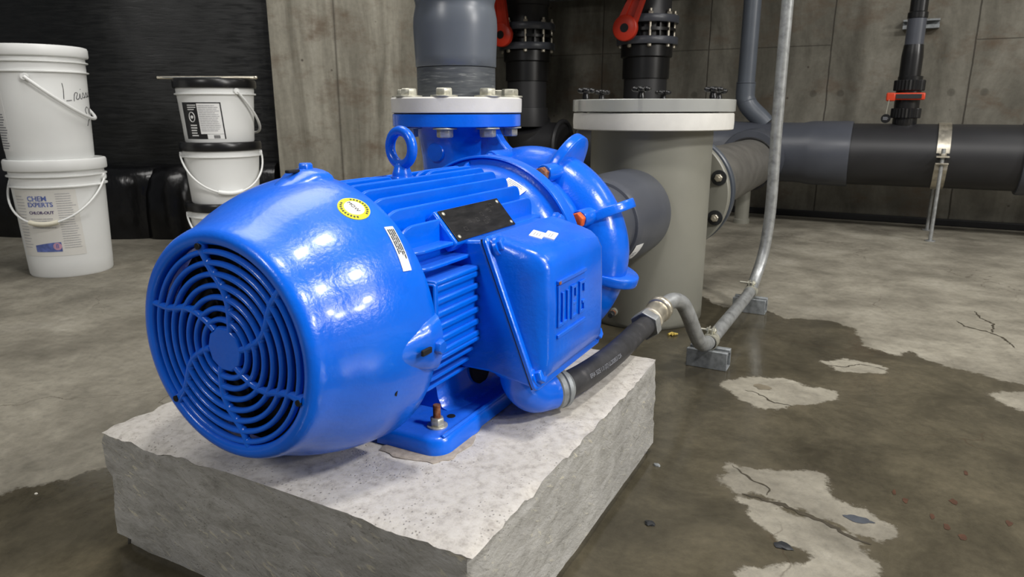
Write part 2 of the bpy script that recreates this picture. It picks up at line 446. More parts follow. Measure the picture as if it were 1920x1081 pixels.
def patch(fn, x0, y0, x1, y1, th=.0004, nx=12, ny=4, lift=0):
    # thin curved patch with thickness
    m = MB()
    G = [[[m.bm.verts.new(fn(Vector((x0 + (x1 - x0) * i / nx, y0 + (y1 - y0) * j / ny, lift + (th if k else 0))))) for i in range(nx + 1)] for j in range(ny + 1)] for k in (0, 1)]
    for j in range(ny):
        for i in range(nx):
            m.bm.faces.new((G[1][j][i], G[1][j][i + 1], G[1][j + 1][i + 1], G[1][j + 1][i]))
            m.bm.faces.new((G[0][j + 1][i], G[0][j + 1][i + 1], G[0][j][i + 1], G[0][j][i]))
    for i in range(nx):
        m.bm.faces.new((G[0][0][i], G[0][0][i + 1], G[1][0][i + 1], G[1][0][i])); m.bm.faces.new((G[1][ny][i], G[1][ny][i + 1], G[0][ny][i + 1], G[0][ny][i]))
    for j in range(ny):
        m.bm.faces.new((G[1][j][0], G[1][j + 1][0], G[0][j + 1][0], G[0][j][0])); m.bm.faces.new((G[0][j][nx], G[0][j + 1][nx], G[1][j + 1][nx], G[1][j][nx]))
    return m
def merge(ms):
    out = MB()
    for m in ms:
        me = bpy.data.meshes.new('x'); m.bm.to_mesh(me); m.bm.free(); out.bm.from_mesh(me); bpy.data.meshes.remove(me)
    return out
def plane_fn(o, u, v):
    o = Vector(o); u = Vector(u).normalized(); v = Vector(v).normalized(); n = u.cross(v)
    return lambda p: o + u * p.x + v * p.y + n * p.z
def lines(fn, x0, y0, x1, y1, rows, h, lift=.0006, seed=1, full=.75):
    rnd = random.Random(seed); ms = []
    for i in range(rows):
        y = y1 - (i + .5) * (y1 - y0) / rows; wd = (x1 - x0) * rnd.uniform(full, 1)
        x = x0
        while x < x0 + wd:
            e = min(x0 + wd, x + (x1 - x0) * rnd.uniform(.08, .3))
            ms.append(patch(fn, x, y - h / 2, e, y + h / 2, .0003, 3, 1, lift)); x = e + (x1 - x0) * .02
    return merge(ms)

# ------------------------------------------------------------ floor with its wet patches
WR = [(-0.45, 2.083), (-0.397, 2.019), (-0.365, 1.983), (-0.336, 1.999), (-0.244, 2.014), (-0.19, 1.948), (-0.121, 1.985), (-0.064, 1.985), (-0.02, 1.937), (-0.001, 1.854), (0.011, 1.799), (0.041, 1.781), (0.077, 1.759), (0.107, 1.816), (0.129, 1.761), (0.172, 1.732), (0.23, 1.713), (0.283, 1.686), (0.307, 1.681), (0.416, 1.64),
      (.9, 1.55), (1.6, 1.2), (1.6, -1), (-1.2, -1), (-1.107, .371), (-1.097, .456), (-1.091, .485), (-1.07, .508), (-1.054, .545), (-1.055, .565), (-1.033, .585), (-1.014, .609), (-.82, .70), (-.75, 1.2), (-.62, 1.5), (-.75, 1.75), (-.6, 1.95)]
DRY = [[(-0.248, 1.396), (-0.214, 1.45), (-0.144, 1.482), (-0.091, 1.461), (-0.031, 1.459), (-0.031, 1.418), (-0.077, 1.371), (-0.118, 1.326), (-0.162, 1.303), (-0.206, 1.342)],
       [(-0.072, 1.633), (-0.027, 1.678), (0.043, 1.663), (0.055, 1.63), (0.016, 1.596), (-0.04, 1.593)],
       [(0.236, 1.592), (0.301, 1.635), (0.375, 1.666), (0.347, 1.502), (0.286, 1.526), (0.256, 1.54)],
       [(-0.17, 0.998), (-0.161, 1.053), (-0.122, 1.053), (-0.074, 1.081), (-0.033, 1.09), (-0.008, 1.019), (0.033, 1.008), (0.066, 0.977), (0.073, 0.959), (0.056, 0.939), (0.021, 0.946), (-0.023, 0.962), (-0.069, 0.97), (-0.094, 0.983), (-0.142, 0.975)],
       [(-0.128, 0.956), (-0.092, 0.966), (-0.059, 0.95), (-0.021, 0.947), (0.022, 0.932), (0.037, 0.898), (0.05, 0.857), (0.048, 0.829), (-0.097, 0.752), (-0.099, 0.781), (-0.082, 0.803), (-0.044, 0.823), (-0.019, 0.842), (-0.016, 0.863), (-0.036, 0.873), (-0.064, 0.872), (-0.099, 0.909)]]
def sdist(P, poly):
    A = np.array(poly); B = np.roll(A, -1, 0); d = np.full(len(P), 1e9); ins = np.zeros(len(P), bool)
    for a, b in zip(A, B):
        ab = b - a; t = np.clip(((P - a) @ ab) / (ab @ ab), 0, 1); q = P - a - t[:, None] * ab
        d = np.minimum(d, np.hypot(q[:, 0], q[:, 1]))
        c = (a[1] > P[:, 1]) != (b[1] > P[:, 1])
        with np.errstate(divide='ignore', invalid='ignore'):
            xi = a[0] + (P[:, 1] - a[1]) * (b[0] - a[0]) / (b[1] - a[1])
        ins ^= c & (P[:, 0] < xi)
    return np.where(ins, d, -d)
xs = np.concatenate([np.arange(-6.1, -1.3, .2), np.arange(-1.3, .6, .0075), np.arange(.6, 9.01, .2)])
ys = np.concatenate([np.arange(-3, .3, .2), np.arange(.3, 2.2, .0075), np.arange(2.2, 4.0, .15), [4.0]])
XX, YY = np.meshgrid(xs, ys); P2 = np.stack([XX.ravel(), YY.ravel()], 1)
wetd = sdist(P2, WR)
for dp in DRY: wetd = np.minimum(wetd, -sdist(P2, dp))
nx, ny = len(xs), len(ys)
me = bpy.data.meshes.new('floor')
verts = np.concatenate([P2, np.zeros((len(P2), 1))], 1)
idx = np.arange(nx * ny).reshape(ny, nx)
faces = np.stack([idx[:-1, :-1].ravel(), idx[:-1, 1:].ravel(), idx[1:, 1:].ravel(), idx[1:, :-1].ravel()], 1)
me.from_pydata(verts.tolist(), [], faces.tolist())
at = me.attributes.new('wet', 'FLOAT', 'POINT'); at.data.foreach_set('value', np.clip(wetd, -.3, .3).astype(np.float32))
fl = bpy.data.objects.new('floor', me); C.objects.link(fl); me.materials.append(M['floor']); struct(fl)

mk_dark = plain('damp_crack', (58, 52, 40), .6, 0, .3, 60); mk_rust = plain('rust_stain', (70, 46, 32), .5, 0, .3, 80); mk_slate = plain('slate_smear', (62, 66, 72), .6, 0, .2, 60)
def crack(P, w_, mat=None, nm='crack'):
    Q = []; rnd_ = random.Random(len(P) * 7 + int(P[0][0] * 1000))
    for a, b in zip(P, P[1:]):
        n_ = max(2, int(math.hypot(b[0] - a[0], b[1] - a[1]) / .006))
        for i in range(n_):
            f = i / n_; Q.append(Vector((a[0] + (b[0] - a[0]) * f + rnd_.uniform(-.0022, .0022), a[1] + (b[1] - a[1]) * f + rnd_.uniform(-.0022, .0022), 0)))
    Q.append(Vector((P[-1][0], P[-1][1], 0)))
    m = MB(); L1 = []; L2 = []
    for i, p in enumerate(Q):
        t_ = (Q[min(i + 1, len(Q) - 1)] - Q[max(i - 1, 0)]).normalized(); n_ = Vector((-t_.y, t_.x, 0)); ww = w_ * rnd_.uniform(.35, 1.25) * math.sin(PI * (i + .6) / (len(Q) + .2)) ** .5
        L1.append(p + n_ * ww); L2.append(p - n_ * ww)
    U_ = [p + Vector((0, 0, .0006)) for p in L1 + list(reversed(L2))]; D_ = [p - Vector((0, 0, .001)) for p in L1 + list(reversed(L2))]
    n_ = len(L1)
    vt = [m.bm.verts.new(p) for p in U_]
    for i in range(n_ - 1): m.bm.faces.new((vt[i], vt[i + 1], vt[2 * n_ - 2 - i], vt[2 * n_ - 1 - i]))
    obj(nm, m, mat or mk_dark, fl, smooth=0)
crack([(-0.159, 1.052), (-0.126, 1.022), (-0.097, 1.007), (-0.097, 0.985)], .0016)
crack([(-0.130, 0.972), (-0.111, 0.971), (-0.073, 0.967), (-0.041, 0.955), (-0.015, 0.95), (0.015, 0.93), (0.042, 0.922)], .0042)
crack([(-0.199, 1.379), (-0.177, 1.378), (-0.137, 1.342), (-0.104, 1.341)], .0018)
crack([(-0.06, 1.615), (-0.028, 1.616), (0.003, 1.656), (0.052, 1.643)], .0016)
crack([(0.217, 2.143), (0.234, 2.094), (0.282, 2.065), (0.311, 2.028), (0.325, 1.948)], .0032)
crack([(0.272, 2.271), (0.279, 2.199), (0.303, 2.153), (0.291, 2.059)], .0036)
def blot(x, y, rx, ry, mat, nm, seed=0):
    m = MB(); vt = []
    for i in range(28):
        a = 2 * PI * i / 28; k = 1 + .45 * noise.noise(Vector((math.cos(a) * 1.7 + seed, math.sin(a) * 1.7, seed)))
        vt.append(m.bm.verts.new((x + rx * k * math.cos(a), y + ry * k * math.sin(a), .0005)))
    m.bm.faces.new(vt); obj(nm, m, mat, fl, smooth=0)
for i, (x, y) in enumerate([(0.069, 1.082), (0.083, 1.064), (0.145, 1.093), (0.116, 1.035), (0.132, 1.015), (0.149, 0.998), (0.168, 1.198), (0.208, 1.065)]):
    blot(x, y, .0026 + .0012 * (i % 3), .0075, mk_rust, 'rust_spot', i * 3.1)
blot(.024, .978, .019, .008, mk_slate, 'slate_smear', 5)
blot(-.167, 1.413, .017, .015, plain('damp_patch', (112, 104, 88), .5, 0, .2, 60), 'damp_spot', 9)

# ------------------------------------------------------------ walls
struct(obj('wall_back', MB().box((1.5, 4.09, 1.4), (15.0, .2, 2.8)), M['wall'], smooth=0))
struct(obj('baseboard_back', MB().box((3.3, 3.975, .016), (11.0, .03, .032)), M['black_rubber'], smooth=0, bevel=.004))
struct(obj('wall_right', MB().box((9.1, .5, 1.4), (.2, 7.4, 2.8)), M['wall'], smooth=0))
# pillar (end of the concrete wall that carries the black sheet)
dw = Vector((.41, .358, 0)).normalized(); nw = Vector((dw.y, -dw.x, 0))
pa = Vector((-2.40, 2.30, 0)); pb = pa + dw * .66
bk = -nw * 1.1
struct(obj('wall_left', MB().loft([[pa, pb, pb + bk, pa + bk], [p + Vector((0, 0, 2.8)) for p in (pa, pb, pb + bk, pa + bk)]]), M['pillar'], smooth=0))
# black sheeted tank side: a curved upright face
base = [(-4.9, 1.62), (-4.2, 1.68), (-3.55, 1.78), (-3.05, 1.93), (-2.72, 2.17), (-2.36, 2.50)]
bp = catmull([(x, y, 0) for x, y in base], 6)
def ragged(m): return m
m = MB(); rings = []
fr = bp + [p + Vector((-.2, .6, 0)) for p in reversed(bp)]
m.loft([[p + Vector((0, 0, z)) for p in fr] for z in (0, .35, .9, 1.6, 2.8)])
tk = obj('lined_tank', m, M['sheet'], smooth=50)
tag(tk, 'tall black sheeted tank side behind the two stacks of white pails', 'tank')
led = [(-4.8, 1.45), (-4.2, 1.52), (-3.5, 1.62), (-2.93, 1.84), (-2.775, 2.00), (-2.6, 2.13), (-2.42, 2.28)]
lp = catmull([(x, y, 0) for x, y in led], 6)
m = MB()
def off(p, d, z): return p + Vector((d * -.55, d * .83, z))
prof = [(0, 0), (0, .22), (.008, .27), (.03, .302), (.06, .312), (.10, .315), (.10, 0)]
m.loft([[off(p, d, z) for d, z in prof] for p in lp])
lb = obj('liner_fold', m, M['liner'], smooth=60)
tag(lb, 'low shiny black liner ledge on the floor along the tank foot', 'liner')
m = MB()
bc = Vector((-2.80, 2.05, 0))
prof = [(.13, 0), (.128, .1), (.12, .2), (.105, .26), (.075, .30), (.03, .312), (0.001, .314)]
m.lathe(prof, bc, (0, 0, 1), 40, fn=lambda p: p + Vector((.012 * noise.noise(p * 9), .012 * noise.noise(p * 9 + Vector((5, 0, 0))), 0)))
obj('liner_bulge', m, M['liner'], lb, smooth=60, label='glossy rounded bulge of the black liner')
# perforated channel high on the back wall
m = MB()
p0 = (-2.1, 3.93, 1.19); m.box((-1.55, 3.93, 1.165), (1.5, .04, .01)); m.box((-1.55, 3.93, 1.205), (1.5, .04, .01)); m.box((-1.55, 3.955, 1.185), (1.5, .01, .05))
for i in range(26): m.box((-2.26 + i * .056, 3.915, 1.185), (.02, .01, .038))
tag(obj('cable_tray', m, M['darksteel'], smooth=0), 'dark slotted steel channel high on the back wall between the valves', 'channel')

# unseen duct shape added above the valves to keep ceiling light off the wall
du = thing('shade_duct', 'large round duct shape added unseen above the red-levered valves to shade the wall', 'duct', (-1.3, 3.1, 1.12))
m = MB().lathe([(.30, -1.84), (.30, -.80)], (0, 3.1, 1.43), (1, 0, 0), 48); obj('shade_duct_body', m, M['zinc'], du)
for x in (-1.0, -1.6):
    b_ = obj('shade_duct_band', MB().torus((x, 3.1, 1.43), (1, 0, 0), .301, .008, 48, 8), M['zinc'], du)
    obj('shade_duct_rod', MB().cyl((x, 3.1, 1.735), (x, 3.1, 2.8), .006, None, 10), M['zinc'], b_)

# ------------------------------------------------------------ concrete plinth
def plinth():
    x0, x1, y0, y1, h = -.826, -.285, .462, 1.035, .164
    bm = bmesh.new()
    nx, ny, nz = 90, 94, 28
    V = {}
    def key(i, j, k): return (i, j, k)
    def vert(i, j, k):
        q = key(i, j, k)
        if q in V: return V[q]
        fx, fy, fz = i / nx, j / ny, k / nz
        x = x0 + (x1 - x0) * fx; y = y0 + (y1 - y0) * fy; z = h * fz
        p = Vector((x, y, z))
        # rough, chipped arrises and slightly uneven faces
        n1 = noise.fractal(p * 9, 1.0, 2.0, 4); n2 = noise.fractal(p * 42 + Vector((3, 7, 1)), 1.0, 2.0, 4)
        dx = min(x - x0, x1 - x); dy = min(y - y0, y1 - y); dz = h - z
        e = 0
        o = Vector((0, 0, 0))
        sx = (-1 if i == 0 else 1 if i == nx else 0); sy = (-1 if j == 0 else 1 if j == ny else 0)
        amp = .0014 * n1 + .0006 * n2
        st = .0007 * noise.noise(Vector((x * 8, y * 8, z * 45)))
        o.x += sx * (amp + st); o.y += sy * (amp + st)
        if k == nz: o.z += .0012 * n1 + .0006 * n2
        ed = max(0, 1 - max(min(dx, dy), 0) / .012) if k == nz else max(0, 1 - dz / .012)
        if ed > 0 and (k == nz or sx or sy):
            ch = max(0, .0018 + .0060 * n1 + .0045 * n2) * ed
            if k == nz: o.z -= ch
            else: o.x -= sx * ch * .8; o.y -= sy * ch * .8
        if sx and sy or (dx < .015 and dy < .015):
            ch = max(0, .0005 + .006 * noise.fractal(Vector((9 * sx, 5 * sy, z * 18)), 1, 2, 3))
            if sx: o.x -= sx * ch
            if sy: o.y -= sy * ch
        # foot of the block is undercut and set back a little on the left corner
        if fz < .10: o.x -= sx * .009; o.y -= sy * .009
        V[q] = bm.verts.new(p + o); return V[q]
    for i in range(nx):
        for j in range(ny):
            bm.faces.new((vert(i, j, nz), vert(i + 1, j, nz), vert(i + 1, j + 1, nz), vert(i, j + 1, nz)))
            bm.faces.new((vert(i, j + 1, 0), vert(i + 1, j + 1, 0), vert(i + 1, j, 0), vert(i, j, 0))) if False else None
    for k in range(nz):
        for i in range(nx):
            bm.faces.new((vert(i, 0, k), vert(i + 1, 0, k), vert(i + 1, 0, k + 1), vert(i, 0, k + 1)))
            bm.faces.new((vert(i, ny, k + 1), vert(i + 1, ny, k + 1), vert(i + 1, ny, k), vert(i, ny, k)))
        for j in range(ny):
            bm.faces.new((vert(nx, j, k), vert(nx, j + 1, k), vert(nx, j + 1, k + 1), vert(nx, j, k + 1)))
            bm.faces.new((vert(0, j, k + 1), vert(0, j + 1, k + 1), vert(0, j + 1, k), vert(0, j, k)))
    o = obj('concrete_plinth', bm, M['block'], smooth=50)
    tag(o, 'rough grey concrete block on the floor carrying the blue motor', 'plinth')
    # thin mortar pad squeezed out under the near foot
    m = MB(); pts = []
    for i in range(40):
        a = 2 * PI * i / 40
        r = 1 + .16 * noise.noise(Vector((math.cos(a) * 2.6, math.sin(a) * 2.6, 4)))
        pts.append((-.446 + .050 * r * math.copysign(abs(math.cos(a)) ** .7, math.cos(a)), .628 + .050 * r * math.copysign(abs(math.sin(a)) ** .7, math.sin(a))))
    m.loft([[Vector((x, y, .160)) for x, y in pts], [Vector((x, y, .1648)) for x, y in pts], [Vector((-.44 + (x + .44) * .93, .632 + (y - .632) * .93, .1662)) for x, y in pts]])
    obj('mortar_pad', m, plain('sandy_mortar', (158, 148, 136), .95, 0, .2, 150, .5), o)
plinth()

# ------------------------------------------------------------ the electric motor
AX, AZ = -.552, .322
motor = thing('electric_motor', 'large glossy blue electric motor bolted down on the concrete block', 'motor', (AX, .72, .165))
def squash(p):   # underside of the cover is a touch flatter than round
    return Vector((p.x, p.y, AZ + (p.z - AZ) * (.965 if p.z < AZ else 1.0)))
prof = [(.1045, .450), (.1045, .4385), (.1065, .4360), (.1125, .4352), (.117, .4370), (.1200, .4410), (.1225, .4480), (.1245, .4560), (.1275, .4650), (.1335, .4780), (.1395, .4900), (.1460, .5060), (.1515, .5230), (.1560, .5420), (.1588, .5600), (.1600, .5720), (.1590, .5735), (.1555, .5730), (.153, .553), (.147, .520), (.139, .497), (.120, .468), (.114, .452)]
m = MB().lathe([(r, t) for r, t in prof], (AX, 0, AZ), (0, 1, 0), 96, False, True, squash)
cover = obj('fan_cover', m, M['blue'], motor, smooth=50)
def pod(ang, name='bolt'):
    # raised bolt pocket on the cover's rear rim, with a dark slot in front of the bolt
    d = Vector((math.cos(ang), 0, math.sin(ang))); t = Vector((-math.sin(ang), 0, math.cos(ang))); y = Vector((0, 1, 0)); c = Vector((AX, 0, AZ))
    m = MB(); rings = []
    N = 14
    for i in range(N + 1):
        f = i / N
        yy = .503 + .0705 * f
        sc_ = math.sin(min(1, f * 1.15) * PI / 2) ** .8
        rad0 = .1455 if f < .05 else .140 + .018 * f
        hh = .0005 + .0105 * sc_ ; ww = .006 + .028 * f ** .8
        r0 = .1395 + .0155 * min(1, f * 1.25) + (.001 if f > .7 else 0)
        rings.append([c + y * yy + d * (r0 - .012 + (hh + .012) * max(0, math.cos(u)) ** .55) + t * ww * math.sin(u) for u in [(-PI / 2) + PI * k / 12 for k in range(13)]])
    m.loft(rings)
    obj('bolt_boss', m, M['blue'], cover, smooth=60)
    m = MB(); rot = Matrix((t, y, d)).transposed()
    m.box(c + y * .546 + d * .1650, (.0065, .016, .0035), rot)
    obj('slot', m, M['inner_shade'], cover, bevel=.001)
    m = MB(); m.hexa(c + y * .5655 + d * .160, d, .0082, .0125, .3); m.cyl(c + y * .5655 + d * .158, c + y * .5655 + d * .161, .0105)
    obj('bolt', m, M['blue'], cover, bevel=.0006)
for a in (90, -3, 180): pod(math.radians(a))
m = MB()
for (a, yy, rr) in ((-38, .512, .1445), (-20, .525, .1505)):
    a = math.radians(a); d = Vector((math.cos(a), 0, math.sin(a) * .965)); p = Vector((AX, yy, AZ)) + d * rr
    obj('drain_hole', MB().cyl(p - d * .004, p + d * .0012, .0042, .0038, 20), M['inner_shade'], cover)
# grille
m = MB()
RR = [.0972, .0862, .0752, .0640, .0525, .0412, .0300]
gc = (AX, .4405, AZ)
for r in RR: m.torus(gc, (0, 1, 0), r, .0029, 96, 14, .0040)
for k in range(6):
    a0 = math.radians(100 - 60 * k)
    pts = []
    for r, da in ((.1060, 1), (.0972, 0), (.087, -1.5), (.0752, -6), (.0630, -14), (.0500, -21), (.0400, -25), (.0300, -30), (.0215, -34)):
        a = a0 + math.radians(da); pts.append((AX + r * math.cos(a), .4402, AZ + r * math.sin(a)))
    P = catmull(pts, 5); n_ = len(P)
    m.tube(P, [.0038 + (.0024 * max(0, 1 - i / (n_ * .22)) if k % 2 == 0 else 0) for i in range(n_)], 12)
    # little weld fillets where ring and spoke cross
    for r, da in ((.0972, 0), (.0862, -1.5), (.0752, -6), (.0640, -13), (.0525, -20), (.0412, -25), (.0300, -30)):
        a = a0 + math.radians(da); m.ball((AX + r * math.cos(a), .4406, AZ + r * math.sin(a)), .0054, .0042, .0054, 14, 8)
for k, (a1, a2, r) in enumerate(((20, 20, 0),)): pass
obj('fan_grille', m, M['blue'], cover, smooth=60)
m = MB().lathe([(.0225, .446), (.0238, .4400), (.0225, .4372), (.0001, .4368)], (AX, 0, AZ), (0, 1, 0), 10)
obj('grille_hub', m, M['blue'], cover, bevel=.001)
m = MB()
for k in (0, 2, 4):
    m = MB(); a = math.radians(100 - 60 * k); m.cyl((AX + .1035 * math.cos(a), .4335, AZ + .1035 * math.sin(a)), (AX + .1035 * math.cos(a), .442, AZ + .1035 * math.sin(a)), .0032, None, 16); obj('bolt_hole', m, M['inner_shade'], cover)
# fan behind the slots, coloured near-black in place of the shade there
m = MB().lathe([(.0001, .458), (.035, .458), (.108, .470), (.108, .50), (.0001, .50)], (AX, 0, AZ), (0, 1, 0), 48)
for i in range(9):
    a = 2 * PI * i / 9; d = Vector((math.cos(a), 0, math.sin(a))); t = Vector((-d.z, 0, d.x)); m.box(Vector((AX, .466, AZ)) + d * .06, (.003, .024, .075), Matrix((t, Vector((0, 1, 0)), d)).transposed())
obj('cooling_fan', m, M['inner_shade'], motor, smooth=0)
# stickers on the cover
def cover_fn(Y, ang):
    def r_at(y):
        pr = prof[4:16]
        for (r0, t0), (r1, t1) in zip(pr, pr[1:]):
            if t0 <= y <= t1: return r0 + (r1 - r0) * (y - t0) / (t1 - t0)
        return .16
    def f(p):   # x along the circumference (clockwise seen from the fan end), y towards the fan end
        y = Y - p.y; r = r_at(y) + p.z + .0004; a = ang - p.x / r
        return squash(Vector((AX + r * math.cos(a), y, AZ + r * math.sin(a))))
    return f
def disc(fn, R, lift, th=.0004, n=40, sy=1):
    m = MB(); c = [[fn(Vector((R * q / 3 * math.cos(2 * PI * i / n), R * q / 3 * sy * math.sin(2 * PI * i / n), lift + th))) for i in range(n)] for q in (0.02, 1, 2, 3)]
    c.append([fn(Vector((R * math.cos(2 * PI * i / n), R * sy * math.sin(2 * PI * i / n), lift - .0006))) for i in range(n)])
    return m.loft(c)
fn = cover_fn(.5425, math.radians(57.5))
o = obj('round_sticker', disc(fn, .0165, 0), M['yellow'], cover, label='round yellow sticker with a white centre', smooth=60)
obj('sticker_centre', disc(fn, .0105, .0005), M['paper'], o, smooth=60)
ms = [text_bm('WOM', .0062, lambda p, fn=fn: fn(Vector((.0068 - p.x, .002 - p.y, p.z + .0012))), .0001)]
obj('print', merge(ms), M['ink'], o)
ms = []
for i in range(26):
    a = 2 * PI * i / 26
    if abs(math.sin(a)) < .45: continue
    c_ = Vector((.0135 * math.cos(a), .0135 * math.sin(a), 0)); t = Vector((-math.sin(a), math.cos(a), 0)); d_ = Vector((math.cos(a), math.sin(a), 0))
    f2 = lambda p, c_=c_, t=t, d_=d_: fn(c_ + t * p.x + d_ * p.y + Vector((0, 0, p.z)))
    ms.append(patch(f2, -.0009, -.0011, .0009, .0011, .0003, 1, 1, .0006))
obj('rim_print', merge(ms), M['engrave'], o)
fn = cover_fn(.562, math.radians(36))
fn0 = fn
fn = lambda p: fn0(Vector((p.x * .985 - p.y * .17, p.x * .17 + p.y * .985 + .0065, p.z)))
o = obj('barcode_sticker', patch(fn, -.0255, -.0055, .0255, .0055, .0004, 16, 3), M['paper'], cover, label='narrow white barcode sticker near the cover rim')
ms = [lines(fn, -.022, -.0045, .014, .0045, 4, .0011, .0006, 3)]
rnd = random.Random(4)
for i in range(6):
    for j in range(6):
        if rnd.random() < .0: ms.append(patch(fn, .015 + i * .0014, -.004 + j * .0014, .0164 + i * .0014, -.0026 + j * .0014, .0003, 1, 1, .0006))
obj('print', merge(ms), M['ink'], o)
# frame with its fins
def plate_poly(ya, yb, z0, z1, cr=.03):
    pts = [(ya, z0)]
    for i in range(8):
        a = PI - (PI / 2) * i / 7; pts.append((ya + cr + cr * math.cos(a), z1 - cr * .75 + cr * .75 * math.sin(a)))
    for i in range(8):
        a = PI / 2 - (PI / 2) * i / 7; pts.append((yb - cr * .5 + cr * .5 * math.cos(a), z1 - cr * .5 + cr * .5 * math.sin(a)))
    pts.append((yb, z0)); return pts
m = MB()
m.lathe([(.10, .56), (.116, .565), (.1175, .60), (.1175, .90), (.122, .925)], (AX, 0, AZ), (0, 1, 0), 80)
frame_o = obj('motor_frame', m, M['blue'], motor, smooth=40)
m = MB(); RT = .1465
for k in range(-5, 6):
    dx = k * .0196 + .0045
    if abs(dx) > .104: continue
    zt = math.sqrt(RT ** 2 - dx ** 2) + .001; zb = math.sqrt(max(0, .113 ** 2 - dx ** 2))
    spans = [(.585, .905)]
    if k in (0,): spans = [(.585, .712), (.772, .905)]
    if k in (-1,): spans = [(.585, .700), (.78, .905)]
    for ya, yb in spans:
        P = plate_poly(ya, yb, zb - .01, zt, .03 if zt - zb > .03 else .02)
        m.prism(P, (AX + dx - .0022, 0, AZ), (0, 1, 0), (0, 0, 1), .0048)
obj('cooling_fins', m, M['blue'], frame_o, bevel=.0015, label='upright cooling fins along the top of the motor')
m = MB()
for s_ in (1, -1):
    for dz, ya, yb in ((.0785, .585, .905), (.0615, .585, .905), (-.052, .585, .90), (-.067, .585, .90), (-.082, .585, .90)):
        xt = math.sqrt(RT ** 2 - dz ** 2); xb = math.sqrt(.113 ** 2 - dz ** 2)
        P = plate_poly(ya, yb, xb - .01, xt, .026)
        if s_ == 1: m.prism(P, (AX, 0, AZ + dz - .0022), (0, 1, 0), (1, 0, 0), -.0046)
        else: m.prism(P, (AX, 0, AZ + dz - .0022), (0, 1, 0), (-1, 0, 0), .0046)
obj('side_fins', m, M['blue'], frame_o, bevel=.0015, label='flat side cooling fins')
# boxed side pad with louvre-like grooves
m = MB(); px = -.4075
m.box((-.45, .742, .3275), (.078, .300, .087)); 
o = obj('side_pad', m, M['blue'], frame_o, bevel=.005, seg=3)
m = MB()
for i in range(6):
    z = .3275 + .0365 - i * .0146
    m.box((px - .008, .6425, z), (.0185, .093, .0075))
for y in (.5945, .6905): m.box((px - .008, y, .3275), (.019, .008, .087))
m.box((px - .008, .6425, .3275 + .043), (.019, .10, .006)); m.box((px - .008, .6425, .3275 - .043), (.019, .10, .006))
obj('pad_ribs', m, M['blue'], o, bevel=.0022, seg=2)
# nameplate
fnp = Vector((AX + .099, .668, AZ + .112)); dn = Vector((.0275, 0, -.0315)); nn = Vector((.0315, 0, .0275)).normalized()
rot = Matrix((Vector((0, 1, 0)), dn.normalized(), nn)).transposed()
cpl = Vector((AX + .113, .7385, AZ + .0965))
m = MB().box(cpl - nn * .009, (.150, .048, .018), rot); m.box(cpl - nn * .02, (.12, .03, .02), rot)
obj('nameplate_seat', m, M['blue'], frame_o, bevel=.003)
m = MB().box(cpl + nn * .0012, (.141, .0435, .0012), rot)
npl = obj('nameplate', m, M['plate'], motor, bevel=.0005, label='blackened rectangular nameplate')
for sy in (-1, 1):
    for sx in (-1, 1):
        p = cpl + rot @ Vector((sy * .064, sx * .0165, .0018)); m = MB().lathe([(.0026, 0), (.0024, .0008), (.001, .0016), (.0001, .0017)], p, nn, 14)
        obj('rivet', m, M['steel'], npl)
fn = plane_fn(cpl + nn * .0019, (0, 1, 0), -dn)
ms = []
rnd = random.Random(2)
for i in range(7):
    x, y = rnd.uniform(-.05, .045), rnd.uniform(-.014, .012); ms = []
    for (a, b, c2, d2) in ((0, 0, .006, .0004), (0, .005, .0064, .0054), (0, 0, .0004, .005), (.006, 0, .0064, .0054)): ms.append(patch(fn, x + a, y + b, x + c2, y + d2, .0001, 1, 1, .0))
    obj('stamped_field', merge(ms), M['engrave'], npl)
# eyebolt
m = MB(); ec = (AX, .7365, .5025)
m.torus(ec, (-.22, -1, 0), .0213, .0066, 56, 18)
m.lathe([(.0125, .4500), (.0128, .4700), (.0120, .4725), (.0108, .4760), (.0095, .4800), (.0060, .4840)], (AX, .7365, 0), (0, 0, 1), 32)
m.lathe([(.0158, .4400), (.0158, .4640), (.0148, .4665), (.0001, .4665)], (AX, .7365, 0), (0, 0, 1), 32)
eb = obj('lifting_eyebolt', m, M['blue'], motor, smooth=60)
ax_, eu, ev = frame((-.22, -1, 0)); ms = []
def ringtext(s_, a_mid, span, flip=1):
    for i, ch in enumerate(s_):
        if ch == ' ': continue
        a = a_mid - flip * (i - (len(s_) - 1) / 2) * span
        c_ = Vector(ec) + (eu * -math.cos(a) + ev * math.sin(a)) * .0213 + ax_ * .0056
        rr_ = (eu * -math.cos(a) + ev * math.sin(a)); tt = rr_.cross(ax_)
        f2 = lambda p, c_=c_, rr_=rr_, tt=tt: c_ - tt * (p.x - .0014) * -1 * -1 + rr_ * (p.y - .0016) + ax_ * p.z
        ms.append(text_bm(ch, .0046, f2, .0004, 0, .0001))
ringtext('USGE', 2.7, .22); ringtext('OVERLOAD', .6, .2)
obj('raised_letters', merge(ms), M['blue'], eb, smooth=0)
